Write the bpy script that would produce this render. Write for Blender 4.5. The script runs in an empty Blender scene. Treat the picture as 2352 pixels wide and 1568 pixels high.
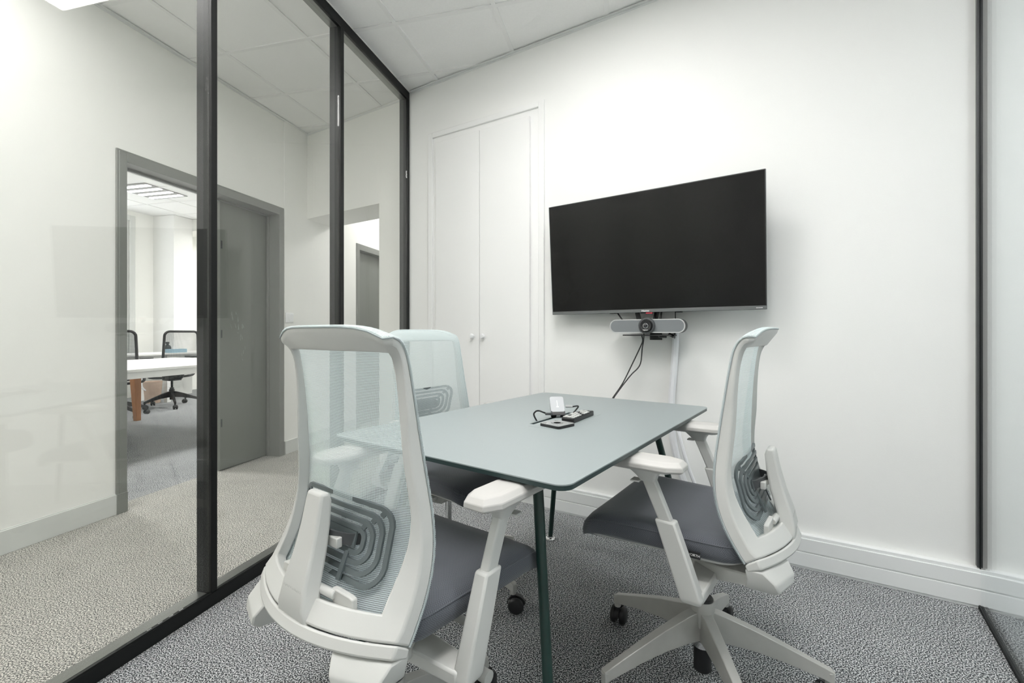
import bpy, bmesh, math, random
from mathutils import Vector, Matrix
from mathutils.geometry import tessellate_polygon
random.seed(7)
scene = bpy.context.scene
COL = scene.collection

# ------------------------------------------------------------------ camera
CAMZ = 1.035
cam_data = bpy.data.cameras.new('camera')
cam_data.sensor_width = 36.0
cam_data.lens = 16.0
cam_data.shift_y = -19.0 / 2352.0
cam_data.clip_start = 0.02
cam = bpy.data.objects.new('camera', cam_data)
cam.location = (0, 0, CAMZ)
cam.rotation_euler = (math.radians(90), 0, 0)
COL.objects.link(cam)
scene.camera = cam

# ------------------------------------------------------------------ world, exposure, light levels
world = bpy.data.worlds.new('world')
scene.world = world
world.use_nodes = True
world.node_tree.nodes['Background'].inputs[0].default_value = (0.9, 0.95, 1.0, 1)
world.node_tree.nodes['Background'].inputs[1].default_value = 0.5
vs = scene.view_settings
vs.view_transform = 'Standard'
vs.look = 'None'
vs.gamma = 1.0
vs.use_curve_mapping = False
vs.exposure = 0.1
ROOM_PANEL = 23.5        # emission of the recessed panels of the meeting room
CORRIDOR_PANEL = 17.0   # emission of the corridor's recessed panels
OFFICE_FILL = 58.0  # emission of the unseen panels added to brighten the office
LOUVRE = 5.0
SIDE_PANEL = 26.0
try:
    scene.cycles.max_bounces = 14
    scene.cycles.diffuse_bounces = 7
    scene.cycles.transparent_max_bounces = 32
    scene.cycles.caustics_reflective = False
    scene.cycles.caustics_refractive = False
except Exception:
    pass

# ------------------------------------------------------------------ materials
def srgb(r, g, b):
    f = lambda c: (c / 255 / 12.92) if c / 255 <= 0.04045 else ((c / 255 + 0.055) / 1.055) ** 2.4
    return (f(r), f(g), f(b), 1)

def new_mat(name):
    m = bpy.data.materials.new(name)
    m.use_nodes = True
    nt = m.node_tree
    return m, nt, nt.nodes['Principled BSDF']

def plain(name, col, rough=0.5, metal=0.0, spec=0.5, bump=0.0, bscale=200.0, vary=0.0, vscale=6.0, coat=0.0):
    m, nt, b = new_mat(name)
    b.inputs['Base Color'].default_value = col
    b.inputs['Roughness'].default_value = rough
    b.inputs['Metallic'].default_value = metal
    b.inputs['Specular IOR Level'].default_value = spec
    if coat:
        b.inputs['Coat Weight'].default_value = coat
    tc = nt.nodes.new('ShaderNodeTexCoord')
    if bump:
        n = nt.nodes.new('ShaderNodeTexNoise'); n.inputs['Scale'].default_value = bscale; n.inputs['Detail'].default_value = 2
        bp = nt.nodes.new('ShaderNodeBump'); bp.inputs['Strength'].default_value = bump; bp.inputs['Distance'].default_value = 0.002
        nt.links.new(tc.outputs['Object'], n.inputs['Vector'])
        nt.links.new(n.outputs['Fac'], bp.inputs['Height'])
        nt.links.new(bp.outputs['Normal'], b.inputs['Normal'])
    if vary:
        n = nt.nodes.new('ShaderNodeTexNoise'); n.inputs['Scale'].default_value = vscale; n.inputs['Detail'].default_value = 3
        mr = nt.nodes.new('ShaderNodeMapRange')
        mr.inputs['From Min'].default_value = 0.3; mr.inputs['From Max'].default_value = 0.7
        mr.inputs['To Min'].default_value = 1 - vary; mr.inputs['To Max'].default_value = 1 + vary
        hs = nt.nodes.new('ShaderNodeHueSaturation'); hs.inputs['Color'].default_value = col
        nt.links.new(tc.outputs['Object'], n.inputs['Vector'])
        nt.links.new(n.outputs['Fac'], mr.inputs['Value'])
        nt.links.new(mr.outputs['Result'], hs.inputs['Value'])
        nt.links.new(hs.outputs['Color'], b.inputs['Base Color'])
    return m

def emissive(name, col, strength):
    m, nt, b = new_mat(name)
    b.inputs['Base Color'].default_value = (0.8, 0.8, 0.8, 1)
    b.inputs['Emission Color'].default_value = col
    b.inputs['Emission Strength'].default_value = strength
    return m

def carpet(name, dark, mid, light, scale=250.0):
    m, nt, b = new_mat(name)
    b.inputs['Roughness'].default_value = 0.95
    b.inputs['Specular IOR Level'].default_value = 0.1
    tc = nt.nodes.new('ShaderNodeTexCoord')
    n1 = nt.nodes.new('ShaderNodeTexNoise'); n1.inputs['Scale'].default_value = scale; n1.inputs['Detail'].default_value = 3
    n2 = nt.nodes.new('ShaderNodeTexNoise'); n2.inputs['Scale'].default_value = 9; n2.inputs['Detail'].default_value = 2
    add = nt.nodes.new('ShaderNodeMath'); add.operation = 'MULTIPLY_ADD'
    add.inputs[1].default_value = 0.03
    nt.links.new(tc.outputs['Object'], n1.inputs['Vector']); nt.links.new(tc.outputs['Object'], n2.inputs['Vector'])
    nt.links.new(n2.outputs['Fac'], add.inputs[0]); nt.links.new(n1.outputs['Fac'], add.inputs[2])
    cr = nt.nodes.new('ShaderNodeValToRGB')
    e = cr.color_ramp.elements
    e[0].position = 0.445; e[0].color = dark
    e[1].position = 0.595; e[1].color = light
    x = e.new(0.515); x.color = mid
    nt.links.new(add.outputs[0], cr.inputs['Fac'])
    nt.links.new(cr.outputs['Color'], b.inputs['Base Color'])
    bp = nt.nodes.new('ShaderNodeBump'); bp.inputs['Strength'].default_value = 0.7; bp.inputs['Distance'].default_value = 0.004
    nt.links.new(n1.outputs['Fac'], bp.inputs['Height']); nt.links.new(bp.outputs['Normal'], b.inputs['Normal'])
    return m

def glass(name, tint, refl_ior=1.45):
    m = bpy.data.materials.new(name); m.use_nodes = True
    nt = m.node_tree; nt.nodes.clear()
    out = nt.nodes.new('ShaderNodeOutputMaterial')
    tr = nt.nodes.new('ShaderNodeBsdfTransparent'); tr.inputs['Color'].default_value = tint
    gl = nt.nodes.new('ShaderNodeBsdfGlossy'); gl.inputs['Roughness'].default_value = 0.0
    gl.inputs['Color'].default_value = (1, 1, 1, 1)
    # Schlick reflectance, the same from both sides of the pane
    ge = nt.nodes.new('ShaderNodeNewGeometry')
    dp = nt.nodes.new('ShaderNodeVectorMath'); dp.operation = 'DOT_PRODUCT'
    nt.links.new(ge.outputs['True Normal'], dp.inputs[0]); nt.links.new(ge.outputs['Incoming'], dp.inputs[1])
    ab = nt.nodes.new('ShaderNodeMath'); ab.operation = 'ABSOLUTE'; nt.links.new(dp.outputs['Value'], ab.inputs[0])
    om = nt.nodes.new('ShaderNodeMath'); om.operation = 'SUBTRACT'; om.inputs[0].default_value = 1; nt.links.new(ab.outputs[0], om.inputs[1])
    pw = nt.nodes.new('ShaderNodeMath'); pw.operation = 'POWER'; pw.inputs[1].default_value = 5; nt.links.new(om.outputs[0], pw.inputs[0])
    f0 = ((refl_ior - 1) / (refl_ior + 1)) ** 2
    fr = nt.nodes.new('ShaderNodeMath'); fr.operation = 'MULTIPLY_ADD'; fr.inputs[1].default_value = 1 - f0; fr.inputs[2].default_value = f0
    nt.links.new(pw.outputs[0], fr.inputs[0])
    mx = nt.nodes.new('ShaderNodeMixShader')
    nt.links.new(fr.outputs[0], mx.inputs[0]); nt.links.new(tr.outputs[0], mx.inputs[1]); nt.links.new(gl.outputs[0], mx.inputs[2])
    nt.links.new(mx.outputs[0], out.inputs['Surface'])
    return m

def woven_net(name, col, pu, pv, hole_lo=0.35):
    """open woven fabric: threads with real see-through holes, from the UV map in metres"""
    m = bpy.data.materials.new(name); m.use_nodes = True
    nt = m.node_tree; nt.nodes.clear()
    out = nt.nodes.new('ShaderNodeOutputMaterial')
    uv = nt.nodes.new('ShaderNodeUVMap'); uv.uv_map = 'weave'
    sp = nt.nodes.new('ShaderNodeSeparateXYZ'); nt.links.new(uv.outputs[0], sp.inputs[0])
    def tri(sock, period):
        a = nt.nodes.new('ShaderNodeMath'); a.operation = 'MULTIPLY'; a.inputs[1].default_value = 1 / period
        b = nt.nodes.new('ShaderNodeMath'); b.operation = 'PINGPONG'; b.inputs[1].default_value = 0.5
        nt.links.new(sock, a.inputs[0]); nt.links.new(a.outputs[0], b.inputs[0])
        return b.outputs[0]
    tu = tri(sp.outputs[0], pu); tv = tri(sp.outputs[1], pv)
    mn = nt.nodes.new('ShaderNodeMath'); mn.operation = 'MINIMUM'
    nt.links.new(tu, mn.inputs[0]); nt.links.new(tv, mn.inputs[1])
    mr = nt.nodes.new('ShaderNodeMapRange')
    mr.inputs['From Min'].default_value = hole_lo * 0.5 - 0.02; mr.inputs['From Max'].default_value = hole_lo * 0.5 + 0.05
    nt.links.new(mn.outputs[0], mr.inputs['Value'])
    df = nt.nodes.new('ShaderNodeBsdfDiffuse'); df.inputs['Color'].default_value = col
    tl = nt.nodes.new('ShaderNodeBsdfTranslucent'); tl.inputs['Color'].default_value = col
    m1 = nt.nodes.new('ShaderNodeMixShader'); m1.inputs[0].default_value = 0.42
    nt.links.new(df.outputs[0], m1.inputs[1]); nt.links.new(tl.outputs[0], m1.inputs[2])
    tr = nt.nodes.new('ShaderNodeBsdfTransparent')
    m2 = nt.nodes.new('ShaderNodeMixShader')
    nt.links.new(mr.outputs[0], m2.inputs[0]); nt.links.new(m1.outputs[0], m2.inputs[1]); nt.links.new(tr.outputs[0], m2.inputs[2])
    nt.links.new(m2.outputs[0], out.inputs['Surface'])
    return m

def seat_fabric(name, c1, c2):
    m, nt, b = new_mat(name)
    b.inputs['Roughness'].default_value = 0.85
    b.inputs['Specular IOR Level'].default_value = 0.25
    b.inputs['Sheen Weight'].default_value = 0.25
    tc = nt.nodes.new('ShaderNodeTexCoord')
    w = nt.nodes.new('ShaderNodeTexChecker'); w.inputs['Scale'].default_value = 420
    w.inputs['Color1'].default_value = c1; w.inputs['Color2'].default_value = c2
    nt.links.new(tc.outputs['Object'], w.inputs['Vector'])
    nt.links.new(w.outputs['Color'], b.inputs['Base Color'])
    return m

def wood(name, c1, c2):
    m, nt, b = new_mat(name)
    tc = nt.nodes.new('ShaderNodeTexCoord')
    mp = nt.nodes.new('ShaderNodeMapping'); mp.inputs['Scale'].default_value = (30, 30, 2)
    n = nt.nodes.new('ShaderNodeTexNoise'); n.inputs['Scale'].default_value = 2; n.inputs['Detail'].default_value = 4
    cr = nt.nodes.new('ShaderNodeValToRGB'); cr.color_ramp.elements[0].color = c1; cr.color_ramp.elements[1].color = c2
    nt.links.new(tc.outputs['Object'], mp.inputs[0]); nt.links.new(mp.outputs[0], n.inputs['Vector'])
    nt.links.new(n.outputs['Fac'], cr.inputs[0]); nt.links.new(cr.outputs[0], b.inputs['Base Color'])
    b.inputs['Roughness'].default_value = 0.45
    return m

M = dict(
    wall=plain('white_paint', srgb(240, 240, 238), 0.6, bump=0.12, bscale=260),
    wall_corr=plain('corridor_paint', srgb(243, 243, 239), 0.6, bump=0.12, bscale=260),
    joinery=plain('white_lacquer', srgb(240, 240, 239), 0.4, bump=0.02),
    tile=plain('mineral_tile', srgb(246, 246, 245), 0.9, spec=0.2, bump=0.5, bscale=420, vary=0.012, vscale=90),
    tbar=plain('white_grid_metal', srgb(240, 240, 239), 0.5),
    tray_grey=plain('louvre_tray', srgb(150, 150, 150), 0.5),
    angle=plain('wall_angle_metal', srgb(228, 229, 228), 0.5),
    trunk=plain('trunking_plastic', srgb(238, 239, 239), 0.4),
    base_corr=plain('corridor_skirting_paint', srgb(214, 216, 213), 0.5, vary=0.02),
    carpet=carpet('room_carpet', srgb(40, 43, 45), srgb(124, 127, 130), srgb(226, 228, 229)),
    carpet2=carpet('corridor_carpet', srgb(84, 84, 82), srgb(156, 155, 150), srgb(226, 224, 216), 240),
    black=plain('black_powder_coat', (0.005, 0.006, 0.006, 1), 0.42, spec=0.28),
    glass=glass('partition_glass', (0.990, 0.993, 0.987, 1)),
    glass_r=glass('side_glass', (0.955, 0.975, 0.98, 1), 1.5),
    door_grey=plain('grey_door_paint', srgb(118, 121, 116), 0.42, vary=0.03, vscale=3),
    frame_grey=plain('grey_frame_paint', srgb(128, 130, 126), 0.4),
    plastic=plain('light_grey_plastic', srgb(202, 202, 199), 0.42, bump=0.06, bscale=900),
    plastic2=plain('mid_grey_plastic', srgb(170, 171, 168), 0.45),
    softpad=plain('soft_arm_pad', srgb(192, 190, 187), 0.5, bump=0.05, bscale=700),
    alu=plain('painted_base_metal', srgb(188, 187, 183), 0.38, metal=0.25, vary=0.04, vscale=25),
    lumbar=plain('dark_lumbar_plastic', srgb(94, 102, 104), 0.4),
    net=woven_net('aqua_woven_net', srgb(230, 241, 242), 0.0026, 0.0032, 0.42),
    seat=seat_fabric('slate_seat_fabric', srgb(76, 79, 85), srgb(98, 101, 108)),
    rubber=plain('black_rubber', (0.012, 0.012, 0.013, 1), 0.45),
    chrome=plain('chrome', (0.75, 0.75, 0.75, 1), 0.18, metal=1.0),
    tabletop=plain('grey_green_laminate', srgb(152, 160, 161), 0.42, spec=0.45, vary=0.012, vscale=300),
    tabledge=plain('dark_green_edge', srgb(40, 58, 58), 0.4),
    leg_green=plain('dark_green_steel', srgb(14, 46, 41), 0.3),
    screen=plain('tv_screen', (0.003, 0.003, 0.003, 1), 0.2, spec=0.3),
    bezel=plain('tv_bezel', (0.012, 0.012, 0.012, 1), 0.35),
    chin=plain('tv_chin_metal', srgb(120, 122, 123), 0.35, metal=0.6),
    plas_black=plain('black_plastic', (0.014, 0.014, 0.015, 1), 0.38),
    charcoal=plain('charcoal_plastic', srgb(72, 74, 76), 0.4),
    grille=plain('speaker_cloth', srgb(126, 129, 132), 0.8, bump=0.5, bscale=1500),
    silver=plain('silver_plastic', srgb(190, 191, 191), 0.35, metal=0.3),
    lens=plain('camera_lens', (0.02, 0.02, 0.025, 1), 0.08, spec=0.8),
    white=plain('white_plastic', srgb(236, 237, 238), 0.35),
    hubwhite=plain('hub_shell_plastic', srgb(182, 184, 187), 0.35),
    wmark=plain('white_print', srgb(245, 245, 245), 0.5),
    red=plain('red_sticker', srgb(200, 60, 75), 0.5),
    cable_black=plain('black_cable', (0.016, 0.016, 0.017, 1), 0.45),
    cable_white=plain('white_cable_sleeve', srgb(232, 233, 236), 0.5),
    slot=plain('dark_cable_tray', (0.006, 0.006, 0.006, 1), 0.6),
    puck_top=plain('puck_glossy_top', srgb(158, 160, 160), 0.25),
    puck_btn=plain('puck_print', srgb(128, 130, 130), 0.3),
    rail_face=plain('satin_rail_metal', srgb(150, 151, 147), 0.34, metal=0.85),
    keys=plain('grey_keys', srgb(205, 205, 203), 0.5),
    emb=plain('embossed_plastic', srgb(186, 186, 184), 0.5),
    desk_white=plain('white_desk_laminate', srgb(238, 238, 236), 0.4),
    bin=plain('beige_bin_plastic', srgb(232, 206, 186), 0.55),
    oak=wood('oak_leg_wood', srgb(150, 92, 48), srgb(186, 128, 78)),
    blue=plain('pale_blue_card', srgb(158, 190, 206), 0.7),
    bottle=plain('dark_bottle_glass', srgb(28, 34, 38), 0.15),
    tissue=plain('white_tissue', srgb(245, 245, 245), 0.9),
    net_black=woven_net('black_woven_net', srgb(60, 66, 66), 0.006, 0.006, 0.25),
    scuff=plain('chalky_scuff', srgb(158, 162, 158), 0.8),
    pane_day=emissive('daylit_window_pane', (0.93, 0.97, 1, 1), 1.6),
    room_light=emissive('room_diffuser', (1.0, 0.985, 0.965, 1), ROOM_PANEL),
    corr_light=emissive('corridor_diffuser', (1.0, 0.99, 0.97, 1), CORRIDOR_PANEL),
    louvre=emissive('louvre_strip', (1.0, 0.99, 0.97, 1), LOUVRE),
    office_fill=emissive('office_fill_diffuser', (1.0, 0.99, 0.97, 1), OFFICE_FILL),
    side_light=emissive('side_room_diffuser', (0.97, 0.99, 1.0, 1), SIDE_PANEL),
)

# ------------------------------------------------------------------ mesh helpers
class MB:
    def __init__(self):
        self.v = []; self.f = []
    def add(self, verts, faces):
        o = len(self.v)
        self.v += [tuple(p) for p in verts]
        self.f += [tuple(i + o for i in f) for f in faces]
        return self
    def box(self, lo, hi, fn=None):
        x0, y0, z0 = lo; x1, y1, z1 = hi
        vs = [(x0, y0, z0), (x1, y0, z0), (x1, y1, z0), (x0, y1, z0), (x0, y0, z1), (x1, y0, z1), (x1, y1, z1), (x0, y1, z1)]
        if fn: vs = [fn(*p) for p in vs]
        return self.add(vs, [(0, 3, 2, 1), (4, 5, 6, 7), (0, 1, 5, 4), (1, 2, 6, 5), (2, 3, 7, 6), (3, 0, 4, 7)])
    def prism(self, poly, z0, z1, fn=None):
        n = len(poly)
        vs = [(x, y, z0) for x, y in poly] + [(x, y, z1) for x, y in poly]
        if fn: vs = [fn(*p) for p in vs]
        fs = [tuple(range(n - 1, -1, -1)), tuple(range(n, 2 * n))]
        fs += [(i, (i + 1) % n, n + (i + 1) % n, n + i) for i in range(n)]
        return self.add(vs, fs)
    def loft(self, secs, closed=False, caps=True):
        n = len(secs[0]); vs = [p for s in secs for p in s]; fs = []
        m = len(secs)
        for j in range(m if closed else m - 1):
            a = j * n; b = ((j + 1) % m) * n
            for i in range(n):
                k = (i + 1) % n
                fs.append((a + i, a + k, b + k, b + i))
        if caps and not closed:
            fs.append(tuple(range(n - 1, -1, -1))); fs.append(tuple((m - 1) * n + i for i in range(n)))
        return self.add(vs, fs)
    def tube(self, path, r, seg=10, closed=False, smooth=0):
        P = [Vector(p) for p in path]
        if smooth: P = catmull(P, smooth, closed)
        n = len(P); R = r if isinstance(r, (list, tuple)) else None
        secs = []; up = None
        for i, p in enumerate(P):
            if closed: t = P[(i + 1) % n] - P[i - 1]
            else: t = P[min(i + 1, n - 1)] - P[max(i - 1, 0)]
            t.normalize()
            if up is None:
                up = Vector((0, 0, 1)) if abs(t.z) < 0.9 else Vector((1, 0, 0))
            s = t.cross(up); s.normalize(); up = s.cross(t); up.normalize()
            if R:
                q = i / (n - 1) * (len(R) - 1); k = min(int(q), len(R) - 2); rr = R[k] + (R[k + 1] - R[k]) * (q - k)
            else: rr = r
            secs.append([p + (s * math.cos(a) + up * math.sin(a)) * rr for a in [2 * math.pi * j / seg for j in range(seg)]])
        return self.loft(secs, closed)
    def cyl(self, p0, p1, r0, r1=None, seg=20):
        return self.tube([p0, p1], [r0, r1 if r1 is not None else r0], seg)
    def lathe(self, prof, seg=24, origin=(0, 0, 0), axis='z'):
        ox, oy, oz = origin; secs = []
        for r, h in prof:
            ring = []
            for j in range(seg):
                a = 2 * math.pi * j / seg; c, s = r * math.cos(a), r * math.sin(a)
                if axis == 'z': ring.append((ox + c, oy + s, oz + h))
                elif axis == 'x': ring.append((ox + h, oy + c, oz + s))
                else: ring.append((ox + s, oy + h, oz + c))
            secs.append(ring)
        return self.loft(secs)

def catmull(P, k, closed=False):
    out = []; n = len(P)
    for i in range(n if closed else n - 1):
        if closed: p0, p1, p2, p3 = P[i - 1], P[i], P[(i + 1) % n], P[(i + 2) % n]
        else: p0, p1, p2, p3 = P[max(i - 1, 0)], P[i], P[i + 1], P[min(i + 2, n - 1)]
        for j in range(k):
            t = j / k
            out.append(0.5 * ((2 * p1) + (p2 - p0) * t + (2 * p0 - 5 * p1 + 4 * p2 - p3) * t * t + (3 * p1 - p0 - 3 * p2 + p3) * t ** 3))
    if not closed: out.append(P[-1].copy())
    return out

def rrect(x0, y0, x1, y1, r, k=5):
    pts = []
    for cx, cy, a0 in ((x1 - r, y0 + r, -90), (x1 - r, y1 - r, 0), (x0 + r, y1 - r, 90), (x0 + r, y0 + r, 180)):
        for i in range(k + 1):
            a = math.radians(a0 + 90 * i / k)
            pts.append((cx + r * math.cos(a), cy + r * math.sin(a)))
    return pts

def mesh_from(name, mb, mat, sharp=38, smooth=True):
    me = bpy.data.meshes.new(name)
    me.from_pydata([tuple(p) for p in mb.v], [], mb.f)
    bm = bmesh.new(); bm.from_mesh(me)
    bmesh.ops.recalc_face_normals(bm, faces=bm.faces)
    bm.to_mesh(me); bm.free()
    if smooth:
        for p in me.polygons: p.use_smooth = True
        me.set_sharp_from_angle(angle=math.radians(sharp))
    me.materials.append(mat)
    me.update()
    return me

def obj(name, mb, mat, parent=None, bevel=0.0, seg=2, sub=0, sharp=38, label=None, smooth=True):
    me = mb if isinstance(mb, bpy.types.Mesh) else mesh_from(name, mb, mat, sharp, smooth)
    o = bpy.data.objects.new(name, me)
    COL.objects.link(o)
    if parent: o.parent = parent
    if bevel:
        b = o.modifiers.new('bevel', 'BEVEL'); b.width = bevel; b.segments = seg; b.limit_method = 'ANGLE'; b.angle_limit = math.radians(32)
        b.harden_normals = False
    if sub:
        s = o.modifiers.new('subdivision', 'SUBSURF'); s.levels = sub; s.render_levels = sub
    if label: o['label'] = label
    return o

def tag(o, label=None, cat=None, group=None, kind=None):
    if label: o['label'] = label
    if cat: o['category'] = cat
    if group: o['group'] = group
    if kind: o['kind'] = kind
    return o

def thing(name, label, cat, loc=(0, 0, 0), rz=0.0, group=None, kind=None):
    o = bpy.data.objects.new(name, None)
    o.empty_display_size = 0.1
    COL.objects.link(o)
    o.location = loc; o.rotation_euler = (0, 0, rz)
    return tag(o, label, cat, group, kind)

def struct(name, mb, mat, label, cat, bevel=0.0):
    return tag(obj(name, mb, mat, bevel=bevel), label, cat, kind='structure')

def copy_tree(o, parent=None):
    c = o.copy(); COL.objects.link(c); c.parent = parent
    for ch in list(o.children): copy_tree(ch, c)
    return c

def lettering(text, size, mat, parent, matrix, name='lettering', depth=0.0006, bold=0.0):
    cu = bpy.data.curves.new(name, 'FONT'); cu.body = text; cu.size = size; cu.extrude = depth
    cu.align_x = 'CENTER'; cu.align_y = 'CENTER'; cu.resolution_u = 3; cu.offset = bold
    t = bpy.data.objects.new(name, cu); COL.objects.link(t)
    dg = bpy.context.evaluated_depsgraph_get(); dg.update()
    me = bpy.data.meshes.new_from_object(t.evaluated_get(dg))
    bpy.data.objects.remove(t); bpy.data.curves.remove(cu)
    me.materials.clear(); me.materials.append(mat)
    o = bpy.data.objects.new(name, me); COL.objects.link(o)
    o.parent = parent; o.matrix_local = matrix
    return o

def frame_matrix(x, y, z, loc):
    m = Matrix(((x[0], y[0], z[0], loc[0]), (x[1], y[1], z[1], loc[1]), (x[2], y[2], z[2], loc[2]), (0, 0, 0, 1)))
    return m

# ------------------------------------------------------------------ room axes
# the glass partition and corridor run along U; the TV wall runs along UB (about 72 degrees to it)
U = Vector((0.2425, 0.9701, 0)); N = Vector((0.9701, -0.2425, 0))
NB = Vector((0.5270, 0.8499, 0)); UB = Vector((0.8499, -0.5270, 0))
G = -1.519; LW = -2.83; BW = 2.408; EW = 2.55
HR = 2.774; HC = 2.85; HO = 3.0
ROT_U = math.atan2(U.y, U.x); ROT_B = math.atan2(UB.y, UB.x)
def pq(p, q, z): return N * p + U * q + Vector((0, 0, z))
def bw(t, off, z): return UB * t + NB * (BW - off) + Vector((0, 0, z))
def meet(n1, c1, n2, c2):
    d = n1.x * n2.y - n1.y * n2.x
    return Vector(((c1 * n2.y - c2 * n1.y) / d, (n1.x * c2 - n2.x * c1) / d, 0))
P0 = meet(N, G, NB, BW)                       # partition meets TV wall
T0 = UB.dot(P0)
RT = 0.602                                    # t of the right-hand glass on the TV wall
WD = Vector((-0.57, -0.8216, 0)).normalized() # the right-hand glass runs from the wall towards and past the camera
WN = Vector((WD.y, -WD.x, 0))                 # its normal
if WN.x < 0: WN = -WN
RP = UB * RT + NB * BW

def clip_poly(poly, planes):
    for n, c in planes:                       # keep n.p <= c
        out = []
        for i in range(len(poly)):
            a = poly[i]; b = poly[(i + 1) % len(poly)]
            da = n[0] * a[0] + n[1] * a[1] - c; db = n[0] * b[0] + n[1] * b[1] - c
            if da <= 0: out.append(a)
            if (da < 0 < db) or (db < 0 < da):
                s = da / (da - db); out.append((a[0] + (b[0] - a[0]) * s, a[1] + (b[1] - a[1]) * s))
        poly = out
        if len(poly) < 3: return None
    ar = 0.5 * sum(poly[i][0] * poly[(i + 1) % len(poly)][1] - poly[(i + 1) % len(poly)][0] * poly[i][1] for i in range(len(poly)))
    return poly if abs(ar) > 0.0006 else None

# ------------------------------------------------------------------ floors
far_r = UB * 3.2 + NB * BW
e_corner = meet(N, LW, NB, EW)
fl = MB().prism([tuple((P0)[:2]), tuple((far_r)[:2]), tuple((far_r - NB * 4.2)[:2]), tuple(pq(G, -1.5, 0)[:2])], -0.06, 0.0)
struct('floor', fl, M['carpet'], 'grey flecked carpet of the meeting room under table and chairs', 'floor')
fl = MB().box((-2.98, -1.6, -0.06), (G, 9.0, 0.0), pq)
struct('floor', fl, M['carpet2'], 'beige grey carpet of the corridor behind the glass partition', 'floor')
fl = MB().box((-7.9, -0.5, -0.06), (-2.98, 9.0, 0.0), pq)
struct('floor', fl, M['carpet'], 'grey office carpet seen through the open grey doorway', 'floor')

# ------------------------------------------------------------------ TV wall and its trunking, ceiling angle
w = MB().box((T0, 0, 0), (3.3, -0.14, HR + 0.1), bw)
struct('wall_back', w, M['wall'], 'white painted wall carrying the television and cupboard', 'wall')
b = MB().box((-1.287, 0.0, 0.0), (3.2, 0.030, 0.148), bw)
b.box((-1.285, 0.028, 0.012), (3.2, 0.035, 0.072), bw)
b.box((-1.285, 0.028, 0.078), (3.2, 0.035, 0.134), bw)
struct('baseboard_back', b, M['trunk'], 'white plastic cable trunking along the foot of the television wall', 'baseboard', 0.0015)
b = MB().box((T0 + 0.02, 0.0, HR - 0.012), (3.2, 0.003, HR), bw).box((T0 + 0.02, 0.0, HR - 0.003), (3.2, 0.02, HR), bw)
struct('trim_1', b, M['angle'], 'thin metal ceiling angle along the top of the television wall', 'trim')

# fitted cupboard in the TV wall
cup = thing('fitted_cupboard', 'tall white two-door fitted cupboard with round knobs left of the television', 'cupboard', bw(-1.72, 0, 0), ROT_B)
def cl(t, off, z): return (t + 1.72, -off, z)
arc = MB()
arc.box((-2.175, 0.0, 0.0), (-2.135, 0.016, 2.425), cl)
arc.box((-1.300, 0.0, 0.0), (-1.262, 0.016, 2.425), cl)
arc.box((-2.135, 0.0, 2.388), (-1.300, 0.016, 2.425), cl)
obj('architrave', arc, M['joinery'], cup, 0.003)
ff = MB()
ff.box((-2.135, 0.0, 0.0), (-2.085, 0.003, 2.388), cl); ff.box((-1.365, 0.0, 0.0), (-1.300, 0.003, 2.388), cl)
ff.box((-2.085, 0.0, 2.335), (-1.365, 0.003, 2.388), cl); ff.box((-2.085, 0.0, 0.0), (-1.365, 0.003, 0.06), cl)
obj('face_frame', ff, M['joinery'], cup)
for a, b_, kx in ((-2.098, -1.7285, -1.772), (-1.7245, -1.356, -1.690)):
    d = obj('door', MB().box((a, 0.004, 0.05), (b_, 0.024, 2.345), cl), M['joinery'], cup, 0.0015)
    kp = [(0.006, 0.0), (0.006, 0.008), (0.008, 0.011), (0.0155, 0.016), (0.017, 0.022), (0.013, 0.029), (0.001, 0.031)]
    k = MB(); o = cl(kx, 0.024, 1.016)
    k.lathe([(r, -h) for r, h in kp], 16, o, 'y')
    obj('knob', k, M['white'], d)

# ------------------------------------------------------------------ corridor shell
w = MB()
w.box((-2.98, -1.6, 0), (LW, 1.985, HC + 0.2), pq)
w.box((-2.98, 1.985, 2.07), (LW, 3.27, HC + 0.2), pq)
w.box((-2.98, 3.27, 0), (LW, 4.375, HC + 0.2), pq)
w.box((-2.98, 4.375, 1.985), (LW, 5.28, HC + 0.2), pq)
w.box((-2.98, 5.28, 0), (LW, 9.0, HC + 0.2), pq)
struct('wall_corridor', w, M['wall_corr'], 'white corridor wall with the grey doorway, beyond the glass partition', 'wall')
w = MB().box((LW, 3.297, 0.0), (LW + 0.004, 4.36, HC), pq)
struct('wall_corridor_lining', w, M['wall_corr'], 'narrow lined strip of corridor wall right of the grey door', 'wall')
w = MB()
def ew(t, off, z): return UB * t + NB * (EW + off) + Vector((0, 0, z))
te0 = UB.dot(e_corner) - 0.25
# the passage edge is where the line of sight crosses the end wall
te1 = UB.dot(Vector((-0.2919, 1, 0)) * (EW / (NB.x * -0.2919 + NB.y)))
w.box((te1, 0, 0), (T0 + 0.16, 0.34, HC + 0.2), ew)
w.box((te0, 0, 2.08), (te1, 0.34, HC + 0.2), ew)
struct('wall_corridor_end', w, M['wall_corr'], 'white corridor end wall with a square passage opening', 'wall')
w = MB().box((-1.60, 4.3, 0), (-1.50, 9.0, HC + 0.1), pq)
struct('wall_passage', w, M['wall_corr'], 'white side wall of the passage beyond the corridor end', 'wall')
w = MB().box((-2.98, 8.9, 0), (-1.5, 9.0, HC + 0.1), pq)
struct('wall_passage_end', w, M['wall_corr'], 'white wall closing the far end of the passage', 'wall')
w = MB().box((-2.98, -1.7, 0), (3.5, -1.6, HC + 0.2), lambda p, q, z: pq(p, q, z))
struct('wall_front', w, M['wall'], 'white wall behind the camera across room and corridor', 'wall')
w = MB().box((3.2, 0.0, 0), (3.3, 4.4, HR + 0.1), bw)
struct('wall_right_end', w, M['wall'], 'white far wall of the neighbouring room behind the side glass', 'wall')
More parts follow.
